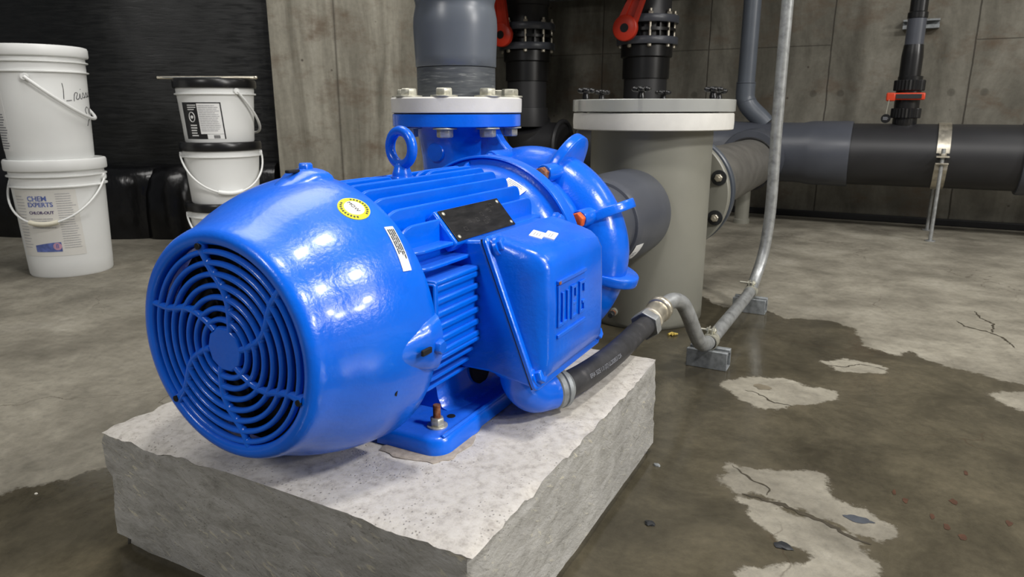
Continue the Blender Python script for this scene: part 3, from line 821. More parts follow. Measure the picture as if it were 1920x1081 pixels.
# end bell and mounting flange
m = MB().lathe([(.105, .890), (.118, .892), (.1215, .902), (.1250, .918), (.1310, .934), (.1390, .9450), (.1470, .9500), (.1530, .9520), (.1545, .9535), (.1552, .9480), (.1562, .9470), (.1585, .9480), (.1592, .9500), (.1592, .9740), (.1570, .9765), (.118, .9765)], (AX, 0, AZ), (0, 1, 0), 112)
bell = obj('end_flange', m, M['blue'], motor, smooth=32)
m = MB()
for a in (104, -20):
    m = MB(); d = Vector((math.cos(math.radians(a)), 0, math.sin(math.radians(a)))); t = Vector((-d.z, 0, d.x))
    m.prism([(.90, .128), (.955, .154), (.955, .128)], Vector((AX, 0, AZ)) - t * .003, (0, 1, 0), d, .006); obj('web', m, M['blue'], bell, bevel=.001)
def bell_fn(Y, ang):
    def f(p):
        y = Y + p.y; r = .1245 + (y - .916) * .42 + p.z + .0016; a = ang - p.x / r
        return Vector((AX + r * math.cos(a), y, AZ + r * math.sin(a)))
    return f
fn = bell_fn(.930, math.radians(62))
o = obj('paper_label', patch(fn, -.018, -.010, .018, .010, .0004, 10, 3), M['paper'], bell, label='small grey printed label on the end flange')
obj('print', lines(fn, -.015, -.008, .013, .008, 5, .0012, .0006, 5), M['faint'], o)
# feet
def foot(sgn):
    m = MB(); X = lambda x: AX + sgn * x
    # flange pad outline in plan (x outwards, y)
    def outline(inset, z, x_in=.055):
        xo, y0, y1, cr = .147 - inset, .5935 + inset, .905 - inset, .022
        pts = [(x_in, y0)]
        for i in range(7):
            a = -PI / 2 + (PI / 2) * i / 6; pts.append((xo - cr + cr * math.cos(a), y0 + cr + cr * math.sin(a)))
        for yy in (.66, .676, .69, .76, .80, .815, .83): pts.append((xo - (0.004 if .68 < yy < .81 else 0), yy))
        for i in range(7):
            a = (PI / 2) * i / 6; pts.append((xo - cr + cr * math.cos(a), y1 - cr + cr * math.sin(a)))
        pts.append((x_in, y1)); return [Vector((X(x), y, z)) for x, y in pts]
    m.loft([outline(0, .1655), outline(0, .182), outline(.0025, .1865), outline(.006, .1875)])
    f_ = obj('mounting_foot', m, M['blue'], motor, smooth=45, label='blue foot bolted to the block')
    # rising web from pad to frame
    m = MB(); prof2 = [(.128, .186), (.112, .190), (.104, .202), (.100, .222), (.094, .240), (.070, .252), (.055, .252), (.055, .186)]
    def sec(y, k=1.0): return [Vector((X(.055 + (x - .055) * k), y, z)) for x, z in prof2]
    m.loft([sec(.668, .78), sec(.680, .92), sec(.705, 1), sec(.865, 1), sec(.885, .92), sec(.897, .78)])
    obj('foot_web', m, M['blue'], f_, smooth=50)
    m = MB()
    for y0, y1 in ((.60, .70),): m.loft([[Vector((X(x), y, z)) for x, z in ((.137, .186), (.1445, .186), (.1425, .1895), (.1385, .1895))] for y in (.605, .895)])
    obj('foot_rim', m, M['blue'], f_, bevel=.002)
    m = MB(); xw = X(.1035); m.lathe([(.023, 0), (.023, .004)], (X(.1015), .7535, .217), (sgn, 0, .12), 30)
    obj('foot_opening', m, M['inner_shade'], f_)
    m = MB().cyl((X(.1195), .657, .1870), (X(.1195), .657, .1881), .0052, None, 18)
    obj('spare_hole', m, M['inner_shade'], f_)
    b = MB().cyl((X(.1195), .6265, .187), (X(.1195), .6265, .1895), .0125, None, 24)
    w_ = obj('anchor_washer', b, M['steel'], f_, bevel=.0005)
    b = MB().hexa((X(.1195), .6265, .1895), (0, 0, 1), .0086, .0095, .2)
    obj('anchor_nut', b, M['steel'], f_, bevel=.0006)
    b = MB(); P = []
    for i in range(18): P += [(.0046, .199 + i * .0009), (.0040, .19945 + i * .0009)]
    b.lathe(P, (X(.1195), .6265, 0), (0, 0, 1), 18)
    obj('anchor_stud', b, M['rust'], f_)
foot(1); foot(-1)
# terminal box
m = MB()
U = lambda x, z: (x, z)
body = [(-.470, .398), (-.4025, .4035), (-.3365, .2325), (-.395, .2425), (-.470, .2425)]
def slab(poly, y0, y1): return [[Vector((x, y0, z)) for x, z in poly], [Vector((x, y1, z)) for x, z in poly]]
m.loft(slab(body, .6835, .8825))
tb = obj('terminal_box', m, M['blue'], motor, bevel=.004, seg=3)
ln = Vector((.171, 0, .066)).normalized(); lt = Vector((.066, 0, -.171)).normalized()   # lid plane: outward and downward directions
a0 = Vector((-.4025, 0, .4035)); 
L_ = (Vector((-.3365, 0, .2325)) - a0).length
def on_lid(s_, y, h): return a0 + lt * s_ + ln * h + Vector((0, y, 0))
m = MB()
m.loft([[on_lid(-.001, .681, .0003), on_lid(-.001, .885, .0003), on_lid(L_ + .001, .885, .0003), on_lid(L_ + .001, .681, .0003)], [on_lid(-.001, .681, .0030), on_lid(-.001, .885, .0030), on_lid(L_ + .001, .885, .0030), on_lid(L_ + .001, .681, .0030)]])
obj('lid_gasket', m, M['black_rubber'], tb)
m = MB()
def rr(y0, y1, s0, s1, h, cr):
    pts = []
    for cx, cy, a_ in ((s1 - cr, y0 + cr, -90), (s1 - cr, y1 - cr, 0), (s0 + cr, y1 - cr, 90), (s0 + cr, y0 + cr, 180)):
        for i in range(5):
            a = math.radians(a_ + 90 * i / 4); pts.append(on_lid(cx + cr * math.cos(a), cy + cr * math.sin(a), h))
    return pts
m.loft([rr(.679, .887, -.0025, L_ + .004, .0030, .008), rr(.679, .887, -.0025, L_ + .004, .0068, .008), rr(.6805, .8855, -.001, L_ + .0025, .0082, .008)])
lid = obj('lid', m, M['blue'], tb, smooth=40)
# the bulged part of the lid, wedge-shaped in section
def wsec(y, k, top_in=0.0):
    P = [(-.3955, .4085), (-.378, .4055), (-.350, .3985), (-.3365, .3940), (-.3265, .3860), (-.3205, .3740), (-.3185, .330), (-.3185, .270), (-.3200, .2500), (-.3275, .2400), (-.345, .262), (-.372, .332)]
    cx_, cz_ = (-.3620, .3250); out = []
    for x, z in P:
        # pull outer points towards the lid plane near the two ends
        rel = Vector((x, 0, z)) - a0; h = rel.dot(ln); s_ = rel.dot(lt)
        out.append(on_lid(s_ if k > .99 else s_ * (1 - (1 - k) * .05) + (1 - k) * .006, y, .004 + (h - .004) * k))
    return out
m.bm = None
m = MB(); rings = []
for y, k in ((.6865, .10), (.6885, .55), (.6925, .86), (.6990, .965), (.7065, 1.0), (.76, 1), (.81, 1), (.8550, 1.0), (.8640, .965), (.8710, .86), (.8765, .55), (.8790, .10)):
    rings.append(wsec(y, k))
m.loft(rings)
obj('lid_bulge', m, M['blue'], lid, smooth=50)
def lid_bolt(s_, y, sz=.0075, h0=.0082, hh=.0075, boss=True):
    p = on_lid(s_, y, h0)
    if boss: obj('bolt_boss', MB().lathe([(.0125, 0), (.0115, .0035), (.001, .0036)], on_lid(s_, y, h0 - .002), ln, 24), M['blue'], lid)
    m = MB(); m.hexa(p, ln, sz, hh, .4); m.lathe([(sz * 1.08, 0), (sz * 1.08, .0012)], p, ln, 20)
    obj('lid_bolt', m, M['blue'], lid, bevel=.0007)
lid_bolt(L_ - .011, .6915, .0095, hh=.009); lid_bolt(L_ - .011, .8765, .0095, hh=.009)
lid_bolt(.0130, .6935, .0090, h0=.0150); lid_bolt(.006, .879, h0=.0082)
# embossed emblem on the lid: two bars and blocky letters
fn = plane_fn((-.3186, .712, .300), (0, 1, 0), (0, 0, 1)); ms = []
def bar(x0, y0, x1, y1): ms.append(patch(fn, x0, y0, x1, y1, .0038, 1, 1, -.0012))
W_, H_ = .086, .0535
bar(0, H_, W_, H_ + .0048); bar(0, -.012, W_, -.0070); bar(0, .002, .0045, H_ - .001)
for x in (.0125, .0265): bar(x, .002, x + .0045, .042)
bar(.0045, .002, .0125, .006); bar(.017, .002, .0265, .006)
x = .040; bar(x, .002, x + .0045, .044); bar(x + .0045, .002, x + .016, .0062); bar(x + .0045, .019, x + .0145, .0230); bar(x + .0045, .0398, x + .016, .044); bar(x + .0118, .029, x + .016, .0398)
x = .065; bar(x, .002, x + .0045, .044); bar(x + .0045, .002, x + .018, .0062); bar(x + .0045, .0398, x + .018, .044); bar(x + .0138, .029, x + .018, .0398); bar(x + .0138, .0062, x + .018, .0140); bar(x + .0095, .0140, x + .018, .0180)
obj('embossed_emblem', merge(ms), M['blue'], lid, bevel=.0006, smooth=0)
m = MB(); m.bm = patch(fn, .000, H_ + .0006, .0060, H_ + .0042, .0006, 1, 1, .0024).bm
obj('worn_spot', m, M['rust'], lid, label='rust-coloured worn spot on the emblem')
# white printed labels on the lid's top
fn = plane_fn((-.360, .762, .4014), (0, 1, 0), (-1, 0, .25))
fn1 = lambda p, fn=fn: fn(Vector((p.x * .96 - p.y * .25, p.x * .25 + p.y * .96, p.z)))
o = obj('paper_label', merge([patch(fn1, -.021, -.0015, .008, .0150, .0012, 1, 1, -.0006)]), M['paper'], lid, label='two small overlapping white labels')
obj('lower_label', patch(fn1, -.010, -.0150, .022, -.0010, .0015, 1, 1, -.0006), M['paper'], o)
obj('print', merge([lines(fn1, -.014, .002, .002, .012, 3, .0009, .0006, 8), lines(fn1, -.004, -.011, .015, -.005, 2, .0010, .0009, 9)]), M['faint'], o)
# conduit elbow below the box
m = MB(); P = arc((-.3600, .765, .2440), (0, -1, 0), (0, 0, -1), .052, 0, PI / 2 * 1.0, 10)
P = [Vector((-.372, .716, .246)), Vector((-.371, .717, .236))] + [Vector((-.3695, .7195, .224)), Vector((-.366, .727, .211)), Vector((-.361, .740, .2005)), Vector((-.355, .757, .197)), Vector((-.350, .768, .1965))]
m.tube(catmull(P, 4), .0245, 28); m.lathe([(.0285, 0), (.0295, .004), (.0295, .010), (.0285, .012)], (-.372, .716, .236), (0, .02, 1), 32)
el = obj('conduit_elbow', m, M['blue'], motor, smooth=60, label='blue conduit elbow under the terminal box')

# ------------------------------------------------------------ the pump
VY = 1.09
pump = thing('centrifugal_pump', 'blue ribbed pump casing between the motor and the grey strainer', 'pump', (AX, VY, .13))
def vr(a):   # outer growth of the scroll with angle (deg, counterclockwise from +X)
    t = (128 - a) % 360
    return t / 360.0
m = MB(); rings = []; NA = 96
for i in range(NA):
    a = 2 * PI * i / NA; t = vr(math.degrees(a)); d = Vector((math.cos(a), 0, math.sin(a)))
    g = .157 + .028 * min(1, t * 2.8) + .020 * t
    rt = .046 + .010 * min(1, t * 2.8) + .010 * t; rc = g - rt
    ring = []
    for k in range(22):
        u = 2 * PI * k / 22
        c_, s_ = math.cos(u), math.sin(u)
        rr_ = rc + rt * c_; yy = VY + .050 * (1 + .15 * t) * s_
        ring.append(Vector((AX, yy, AZ)) + d * rr_)
    rings.append(ring)
m.loft(rings, False, True, True)
m.lathe([(.0001, 1.035), (.10, 1.035), (.112, 1.040), (.112, 1.130), (.10, 1.150), (.0001, 1.150)], (AX, 0, AZ), (0, 1, 0), 64)
cas = obj('volute', m, M['blue'], pump, smooth=60)
m = MB().lathe([(.0001, .980), (.112, .978), (.114, .984), (.116, 1.008), (.128, 1.011), (.1365, 1.014), (.1395, 1.019), (.1395, 1.040), (.133, 1.048), (.120, 1.055), (.0001, 1.055)], (AX, 0, AZ), (0, 1, 0), 96)
obj('adapter_ring', m, M['blue'], pump, smooth=40)
def lug(a, mat, by=.993):
    a = math.radians(a); d = Vector((math.cos(a), 0, math.sin(a))); c_ = Vector((AX, 0, AZ)) + d * .1500
    m = MB().lathe([(.013, 1.006), (.0145, 1.010), (.0145, 1.05), (.013, 1.07), (.001, 1.07)], (c_.x, 0, c_.z), (0, 1, 0), 24)
    o = obj('bolt_lug', m, M['blue'], cas, smooth=50)
    m = MB(); m.hexa((c_.x, 1.006, c_.z), (0, -1, 0), .0128 if mat == M['orange'] else .0112, .0125, .3)
    obj('lug_bolt', m, mat, o, bevel=.0008, label='orange-marked hex bolt' if mat == M['orange'] else None)
lug(24, M['orange']); lug(60, M['rust']); lug(-14, M['blue']); lug(98, M['blue'])
for a, tilt, R_ in ((62, 0, .078), (22.5, 0, .077), (-15, 0, .080), (-60, 0, .08)):
    a = math.radians(a); d = Vector((math.cos(a), 0, math.sin(a))); t = Vector((-d.z, 0, d.x)); y = Vector((0, 1, 0))
    m = MB(); c_ = Vector((AX, VY + .008, AZ)) + d * .134
    n_ = 40; rings = []
    for th, q in ((-.0080, .90), (-.0068, .97), (-.003, 1.0), (.003, 1.0), (.0068, .97), (.0080, .90)):
        rings.append([c_ + t * th + (d * math.cos(2 * PI * k / n_) * R_ + y * math.sin(2 * PI * k / n_) * .060) * (1 - (1 - q) * .16) for k in range(n_)])
    m.loft(rings)
    obj('casing_rib', m, M['blue'], cas, smooth=60)
    m = MB(); rings = []
    for f in range(9):   # fillet swelling of the scroll beside the rib
        pass
# discharge neck and flange
FX, FY = -.690, 1.090
m = MB()
rings = []
for z, rx, ry, ox in ((.322, .064, .052, .006), (.38, .066, .054, .006), (.43, .068, .057, .004), (.47, .069, .060, .002), (.50, .071, .066, 0), (.516, .076, .074, 0), (.524, .086, .084, 0)):
    rings.append([Vector((FX + ox + rx * math.cos(2 * PI * k / 40), FY + ry * math.sin(2 * PI * k / 40), z)) for k in range(40)])
m.loft(rings)
obj('discharge_neck', m, M['blue'], pump, smooth=60)
m = MB()
m.loft([[Vector((x, y, z)) for x, z in ((-.66, .522), (-.600, .522), (-.596, .512), (-.588, .500), (-.577, .488), (-.562, .479), (-.54, .472), (-.53, .44), (-.66, .40))] for y in (1.064, 1.067, 1.083, 1.086)])
obj('gusset', m, M['blue'], pump, bevel=.003, seg=3)
m = MB().lathe([(.0175, 0), (.0170, .007), (.0155, .009), (.001, .009)], (FX - .006, FY - .056, .478), (0, -1, 0), 30)
obj('plug_boss', m, M['blue'], pump, smooth=50)
m = MB().lathe([(.104, .521), (.1135, .5215), (.1145, .5225), (.1145, .5415), (.1135, .5425), (.05, .5425)], (FX, FY, 0), (0, 0, 1), 96)
fb = obj('discharge_flange', m, M['blue'], pump, smooth=40)
# suction side of the pump
m = MB().lathe([(.09, 1.13), (.092, 1.165), (.135, 1.168), (.138, 1.172), (.138, 1.19), (.06, 1.19)], (AX, 0, .312), (0, 1, 0), 64)
obj('suction_flange', m, M['blue'], pump, smooth=40)

# white backing flange and its bolts
wf = thing('pipe_flange', 'white plastic pipe flange clamped on the blue pump discharge flange', 'flange', (FX, FY, .5432))
m = MB().lathe([(.06, .5445), (.1145, .5445), (.116, .5455), (.1165, .568), (.1145, .5705), (.06, .5705)], (FX, FY, 0), (0, 0, 1), 96)
obj('flange_ring', m, M['white_pvc'], wf, smooth=35)
m = MB().lathe([(.06, .5428), (.112, .5428), (.112, .5444), (.06, .5444)], (FX, FY, 0), (0, 0, 1), 64, False, True)
obj('rubber_gasket', m, M['black_rubber'], wf)
for k in range(8):
    a = math.radians(19.9 + 45 * k); x, y = FX + .0960 * math.cos(a), FY + .0960 * math.sin(a)
    m = MB().cyl((x, y, .5706), (x, y, .5735), .0225, None, 32); w1 = obj('washer', m, M['steel'], wf, bevel=.0006)
    m = MB().hexa((x, y, .5736), (0, 0, 1), .0150, .0115, .35 + k); m.cyl((x, y, .515), (x, y, .5736), .008)
    obj('bolt_head', m, M['steel'], wf, bevel=.0006)
    m = MB().cyl((x, y, .5180), (x, y, .5205), .0205, None, 32); obj('washer', m, M['steel'], wf, bevel=.0006)
    m = MB().hexa((x, y, .5178), (0, 0, -1), .0140, .0135, .8 + k); obj('nut', m, M['steel'], wf, bevel=.0006)
# grey discharge pipe fitting
dp = thing('discharge_pipe', 'thick grey plastic pipe fitting rising from the white flange', 'pipe', (FX, FY, .571))
m = MB().lathe([(.0686, .5705), (.0692, .580), (.0692, .6205)], (FX, FY, 0), (0, 0, 1), 64)
obj('pipe_stub', m, M['scuff_pvc'], dp, smooth=40, label='scuffed dark grey pipe stub')
m = MB().lathe([(.0694, .6215), (.0708, .6228), (.0712, .640), (.0724, .665), (.0732, .688), (.0724, .702), (.0700, .714), (.0682, .7215), (.0684, .727), (.0710, .735), (.0765, .746), (.0825, .757), (.0860, .775), (.087, 1.05), (.087, 1.3)], (FX, FY, 0), (0, 0, 1), 80)
obj('reducing_coupling', m, M['grey_pvc'], dp, smooth=50)

# ------------------------------------------------------------ basket strainer
SX, SY = -.548, 1.810
st = thing('basket_strainer', 'tall grey cylindrical strainer pot standing on the wet floor', 'strainer', (SX, SY, 0))
m = MB().lathe([(.150, .0), (.1535, .004), (.156, .012), (.156, .500), (.140, .500)], (SX, SY, 0), (0, 0, 1), 96)
obj('strainer_body', m, M['tank_grey'], st, smooth=40)
m = MB().lathe([(.15, .5010), (.200, .5010), (.2035, .5030), (.2045, .520), (.2035, .540), (.201, .5420), (.15, .5420)], (SX, SY, 0), (0, 0, 1), 112)
obj('collar', m, M['white_pvc'], st, smooth=35, label='white plastic collar ring')
m = MB().lathe([(.0001, .5450), (.203, .5450), (.2055, .5462), (.2058, .573), (.2045, .5745), (.0001, .5745)], (SX, SY, 0), (0, 0, 1), 112)
ld = obj('clear_lid', m, M['acrylic'], st, smooth=40, label='thick clear acrylic lid')
m = MB().torus((SX, SY, .5435), (0, 0, 1), .16, .0025, 64, 8); obj('lid_seal', m, M['black_rubber'], st)
for k in range(6):
    a = math.radians(60 * k - 22); x, y = SX + .180 * math.cos(a), SY + .180 * math.sin(a)
    m = MB().lathe([(.009, .5745), (.009, .584), (.0075, .586), (.008, .590), (.012, .592), (.012, .600), (.009, .603), (.001, .603)], (x, y, 0), (0, 0, 1), 20)
    for j in range(5):
        b = 2 * PI * j / 5 + k; m.ball((x + .0155 * math.cos(b), y + .0155 * math.sin(b), .5965), .0085, .0085, .0062, 12, 8)
    m.cyl((x, y, .50), (x, y, .5745), .005)
    obj('star_knob', m, M['black_plastic'], st, smooth=50)
m = MB(); d = Vector((.10, -.995, 0)).normalized(); q = Vector((SX - .03, SY - .153, .042))
m.cyl(q, q + d * .012, .0105, .0095, 20); o = obj('drain_plug', m, M['tank_grey'], st)
m = MB(); m.cyl(q + d * .010, q + d * .020, .0075, None, 14); obj('brass_nipple', m, M['rust'], o)
m = MB(); m.hexa(q + d * .020, d, .0085, .020, .3); obj('plug_head', m, M['chip'], o, bevel=.0008)
# suction pipe between strainer and pump
IZ = .302
sp = thing('suction_pipe', 'dark grey plastic pipe running from the strainer side into the pump', 'pipe', (AX, 1.45, IZ))
m = MB().lathe([(.0905, 1.190), (.0905, 1.52)], (AX, 0, IZ), (0, 1, 0), 72); obj('pipe', m, M['slate_pvc'], sp, smooth=40)
m = MB().lathe([(.0900, 1.440), (.0965, 1.441), (.0985, 1.444), (.101, 1.470), (.1045, 1.520), (.108, 1.545), (.108, 1.66)], (AX, 0, IZ), (0, 1, 0), 72); o = obj('socket', m, M['slate_pvc'], sp, smooth=40)
fn0 = lambda p: Vector((AX + (.1065 + p.z) * math.cos(-.35 + p.y / .106), 1.475 + p.x, IZ + (.1065 + p.z) * math.sin(-.35 + p.y / .106)))
def fn(p): 
    a = math.radians(-38) + p.y / .104; r = .0995 + .05 * max(0, p.x) + .0005 + p.z
    r = .0985 + (p.x + .022) * .075 + .0018 + p.z
    return Vector((AX + r * math.cos(a), 1.472 + p.x, IZ + r * math.sin(a)))
o2 = obj('paper_label', patch(fn, -.024, -.020, .020, .026, .0004, 8, 8), M['paper'], sp, label='white printed label on the pipe')
obj('print', lines(fn, -.020, -.018, .010, .006, 5, .0018, .0006, 12, .5), M['print'], o2)
# outlet side
OX, OZ = -.552, .309
pf = thing('pipe_flange', 'grey bolted flange pair behind the strainer on its outlet', 'flange', (OX, 2.08, OZ - .171))
m = MB().lathe([(.10, 2.035), (.167, 2.035), (.1705, 2.038), (.1705, 2.060), (.168, 2.063), (.10, 2.063)], (OX, 0, OZ), (0, 1, 0), 80); obj('front_flange', m, M['tank_grey'], pf, smooth=35)
m = MB().lathe([(.10, 2.064), (.163, 2.064), (.163, 2.098), (.10, 2.098)], (OX, 0, OZ), (0, 1, 0), 80); obj('rubber_gasket', m, M['black_rubber'], pf)
m = MB().lathe([(.10, 2.100), (.168, 2.100), (.1715, 2.103), (.1715, 2.128), (.168, 2.132), (.10, 2.135)], (OX, 0, OZ), (0, 1, 0), 80); obj('rear_flange', m, M['pipe_grey'], pf, smooth=35)
for k in range(8):
    a = math.radians(22.5 - 1.5 + 45 * k); x, z = OX + .1495 * math.cos(a), OZ + .1495 * math.sin(a)
    m = MB().lathe([(.0215, 0), (.0220, .002), (.0210, .004)], (x, 2.0348, z), (0, -1, 0), 24); obj('washer', m, M['chip'], pf)
    m = MB(); m.hexa((x, 2.031, z), (0, -1, 0), .0115, .009, .2); m.cyl((x, 2.021, z), (x, 2.010, z), .0062, .0058, 16); m.cyl((x, 2.03, z), (x, 2.14, z), .006)
    obj('bolt', m, M['stainless'], pf, bevel=.0006)
op = thing('outlet_pipe', 'grey plastic pipe from the outlet flange back to the large header', 'pipe', (OX, 2.7, OZ - .11))
m = MB().lathe([(.108, 1.93), (.108, 2.034)], (OX, 0, OZ), (0, 1, 0), 64); obj('nozzle', m, M['outlet_grey'], op)
m = MB().lathe([(.1105, 2.136), (.1105, 3.46)], (OX, 0, OZ), (0, 1, 0), 72); obj('pipe', m, M['outlet_grey'], op)
ps = MB().cyl((-.606, 3.86, 0), (-.606, 3.86, .30), .034)
tag(obj('support_post', MB().lathe([(.039, 0), (.039, .02), (.034, .024), (.034, .215)], (-.606, 3.60, 0), (0, 0, 1), 32), M['tank_grey']), 'short pale grey post on the floor under the header pipe', 'post')

# ------------------------------------------------------------ header pipe on the back wall
HY, HZ, HR = 3.62, .352, .1375
hp = thing('header_pipe', 'large dark grey horizontal pipe running along the back wall', 'pipe', (0, HY, HZ - HR))
m = MB().lathe([(HR, -.17), (HR, 1.9)], (0, HY, HZ), (1, 0, 0), 80); obj('pipe_run', m, M['dark_pvc'], hp)
m = MB().lathe([(HR, -1.46), (HR, -.845)], (0, HY, HZ), (1, 0, 0), 64); obj('pipe_run', m, M['dark_pvc'], hp)
m = MB().lathe([(HR, .495), (.151, .496), (.153, .502), (.152, .80), (.14, .81)], (0, HY, HZ), (1, 0, 0), 72); obj('coupling', m, M['slate_pvc'], hp, smooth=40)
m = MB().lathe([(.13, -.84), (.148, -.835), (.149, -.70), (.142, -.66), (.139, -.55), (.139, -.36), (.1455, -.33), (.1470, -.31), (.1485, -.16), (.1465, -.148), (.136, -.148)], (0, HY, HZ), (1, 0, 0), 80)
tee = obj('tee_fitting', m, M['slate_pvc'], hp, smooth=40)
m = MB().lathe([(.138, 3.62), (.136, 3.46), (.132, 3.42), (.132, 3.345), (.129, 3.340), (.1115, 3.340)], (OX, 0, OZ + .02), (0, 1, 0), 64); obj('tee_branch', m, M['slate_pvc'], tee, smooth=40)
m = MB().torus((OX, 3.342, OZ + .0), (0, 1, 0), .116, .006, 64, 10); obj('tee_seal', m, M['black_rubber'], tee)
# grey vertical waste pipe joining the header
gp = thing('drain_pipe', 'blue-grey vertical pipe with a bend joining the header pipe', 'pipe', (-.639, HY, .45))
m = MB(); m.tube([(-.639, HY, 1.6), (-.639, HY, .64)], .0405, 32); obj('pipe', m, M['pipe_grey'], gp)
m = MB(); m.tube(catmull([(-.639, HY, .672), (-.639, HY, .625), (-.636, HY, .600), (-.622, HY, .572), (-.598, HY, .545), (-.565, HY, .515), (-.53, HY, .480)], 6), .0445, 32)
el2 = obj('bend', m, M['pipe_grey'], gp, smooth=60)
m = MB(); m.torus((-.639, HY, .676), (0, 0, 1), .0425, .003, 40, 8); m.torus((-.630, HY, .590), (-.3, 0, 1), .0435, .0025, 40, 8); obj('bend_ring', m, M['pipe_grey'], el2)
# ball valve stack
bv = thing('ball_valve', 'black union ball valve with orange lever standing on the header pipe', 'valve', (.054, HY, .478))
def ribbed(r, z0, z1, n=26):
    m = MB(); rings = []
    for z, k in ((z0, .96), (z0 + .003, 1), (z1 - .003, 1), (z1, .96)):
        rings.append([Vector((.054 + (r * k + (.0022 if i % 2 else -.0012)) * math.cos(2 * PI * i / (2 * n)), HY + (r * k + (.0022 if i % 2 else -.0012)) * math.sin(2 * PI * i / (2 * n)), z)) for i in range(2 * n)])
    return m.loft(rings)
m = MB().lathe([(.046, .480), (.048, .488), (.048, .512), (.050, .560), (.050, .62), (.048, .66), (.049, .690), (.0445, .692)], (.054, HY, 0), (0, 0, 1), 48); obj('valve_body', m, M['black_plastic'], bv)
m = MB().cyl((.054, HY, .477), (.054, HY, .487), .040); obj('gasket', m, plain('pinkish_seal', (150, 90, 84), .6), bv)
obj('union_nut', ribbed(.0575, .514, .556), M['black_plastic'], bv, smooth=20)
obj('union_nut', ribbed(.0595, .630, .675), M['black_plastic'], bv, smooth=20)
obj('lower_ring', ribbed(.0465, .489, .512), M['black_plastic'], bv, smooth=20)
m = MB().box((.046, HY - .054, .606), (.145, .026, .030)); m.box((-.012, HY - .056, .604), (.036, .03, .036)); lv = obj('lever', m, M['orange2'], bv, bevel=.005, label='orange lever')
m = MB().box((.056, HY - .068, .606), (.098, .006, .019)); obj('lever_grip', m, M['chip'], lv, bevel=.001)
m = MB().lathe([(.0425, .690), (.0425, .775), (.0405, .80), (.038, .822)], (.050, HY, 0), (0, 0, 1), 40); obj('socket', m, M['black_plastic'], bv)
vp = thing('riser_pipe', 'narrow dark grey riser pipe above the orange-levered valve', 'pipe', (.050, HY, .822))
m = MB().lathe([(.0365, .822), (.0365, .930)], (.050, HY, 0), (0, 0, 1), 40); obj('pipe', m, M['slate_pvc'], vp)
m = MB().lathe([(.0365, .928), (.0395, .930), (.0395, .952), (.0345, .956), (.0345, 1.6)], (.050, HY, 0), (0, 0, 1), 40); obj('upper_socket', m, M['black_plastic'], vp)
tg = thing('valve_tag', 'small round black tag hanging by a wire from the orange lever', 'tag', (-.021, HY - .075, .50))
m = MB().cyl((-.021, HY - .078, .512), (-.021, HY - .074, .512), .0195, None, 28); o = obj('tag_disc', m, M['black_plastic'], tg)
fn = plane_fn((-.021, HY - .0785, .512), (1, 0, 0), (0, 0, 1))
obj('print', merge([lines(fn, -.011, -.006, .011, .008, 3, .003, .0, 4)]), M['print'], o)
m = MB().tube([(-.022, HY - .076, .531), (-.020, HY - .074, .56), (-.017, HY - .071, .592)], .0011, 8); obj('wire', m, M['steel'], tg)
# wall strut behind the riser
m = MB(); m.box((.073, 3.965, .955), (.15, .05, .008)); m.box((.073, 3.965, .922), (.15, .05, .008)); m.box((.073, 3.985, .938), (.15, .008, .04)); m.box((.073, 3.945, .928), (.15, .006, .012))
sb = obj('wall_strut', m, M['darksteel'], smooth=0); tag(sb, 'short grey strut channel fixed to the back wall behind the riser pipe', 'bracket')
# pipe clamp with its rods
pc = thing('pipe_clamp', 'flat steel clamp with threaded rod legs round the dark header pipe', 'clamp', (.21, HY, 0))
def strap(a0, a1):
    m = MB(); P = []
    for r in (HR + .0015, HR + .0065):
        P.append([Vector((0, HY + r * math.cos(math.radians(a0 + (a1 - a0) * i / 24)), HZ + r * math.sin(math.radians(a0 + (a1 - a0) * i / 24)))) for i in range(25)])
    loop = P[0] + list(reversed(P[1]))
    return m.loft([[p + Vector((x, 0, 0)) for p in loop] for x in (.186, .234)])
o = obj('upper_strap', strap(8, 172), M['stainless'], pc)
o2 = obj('lower_strap', strap(188, 352), M['stainless'], pc)
for sgn in (1, -1):
    y = HY + sgn * .160
    m = MB().box((.21, HY + sgn * .158, .3585), (.048, .042, .006)); obj('clamp_ear', m, M['stainless'], pc, bevel=.001)
    m = MB().box((.21, HY + sgn * .158, .3300), (.048, .042, .006)); m.box((.21, HY + sgn * .1415, .316), (.048, .006, .03)); obj('clamp_ear', m, M['stainless'], pc, bevel=.001)
    m = MB(); z0 = 0.0
    m.cyl((.21, y, 0), (.21, y, .392), .0075, None, 16)
    for i in range(30): m.torus((.21, y, .30 + i * .003), (0, 0, 1), .0075, .0009, 14, 6)
    rod = obj('threaded_rod', m, M['zinc'], pc)
    m = MB().hexa((.21, y, .362), (0, 0, 1), .0135, .010); obj('nut', m, M['stainless'], rod, bevel=.0006)
    m = MB().cyl((.21, y, .0), (.21, y, .004), .02); obj('rod_foot', m, M['zinc'], rod)
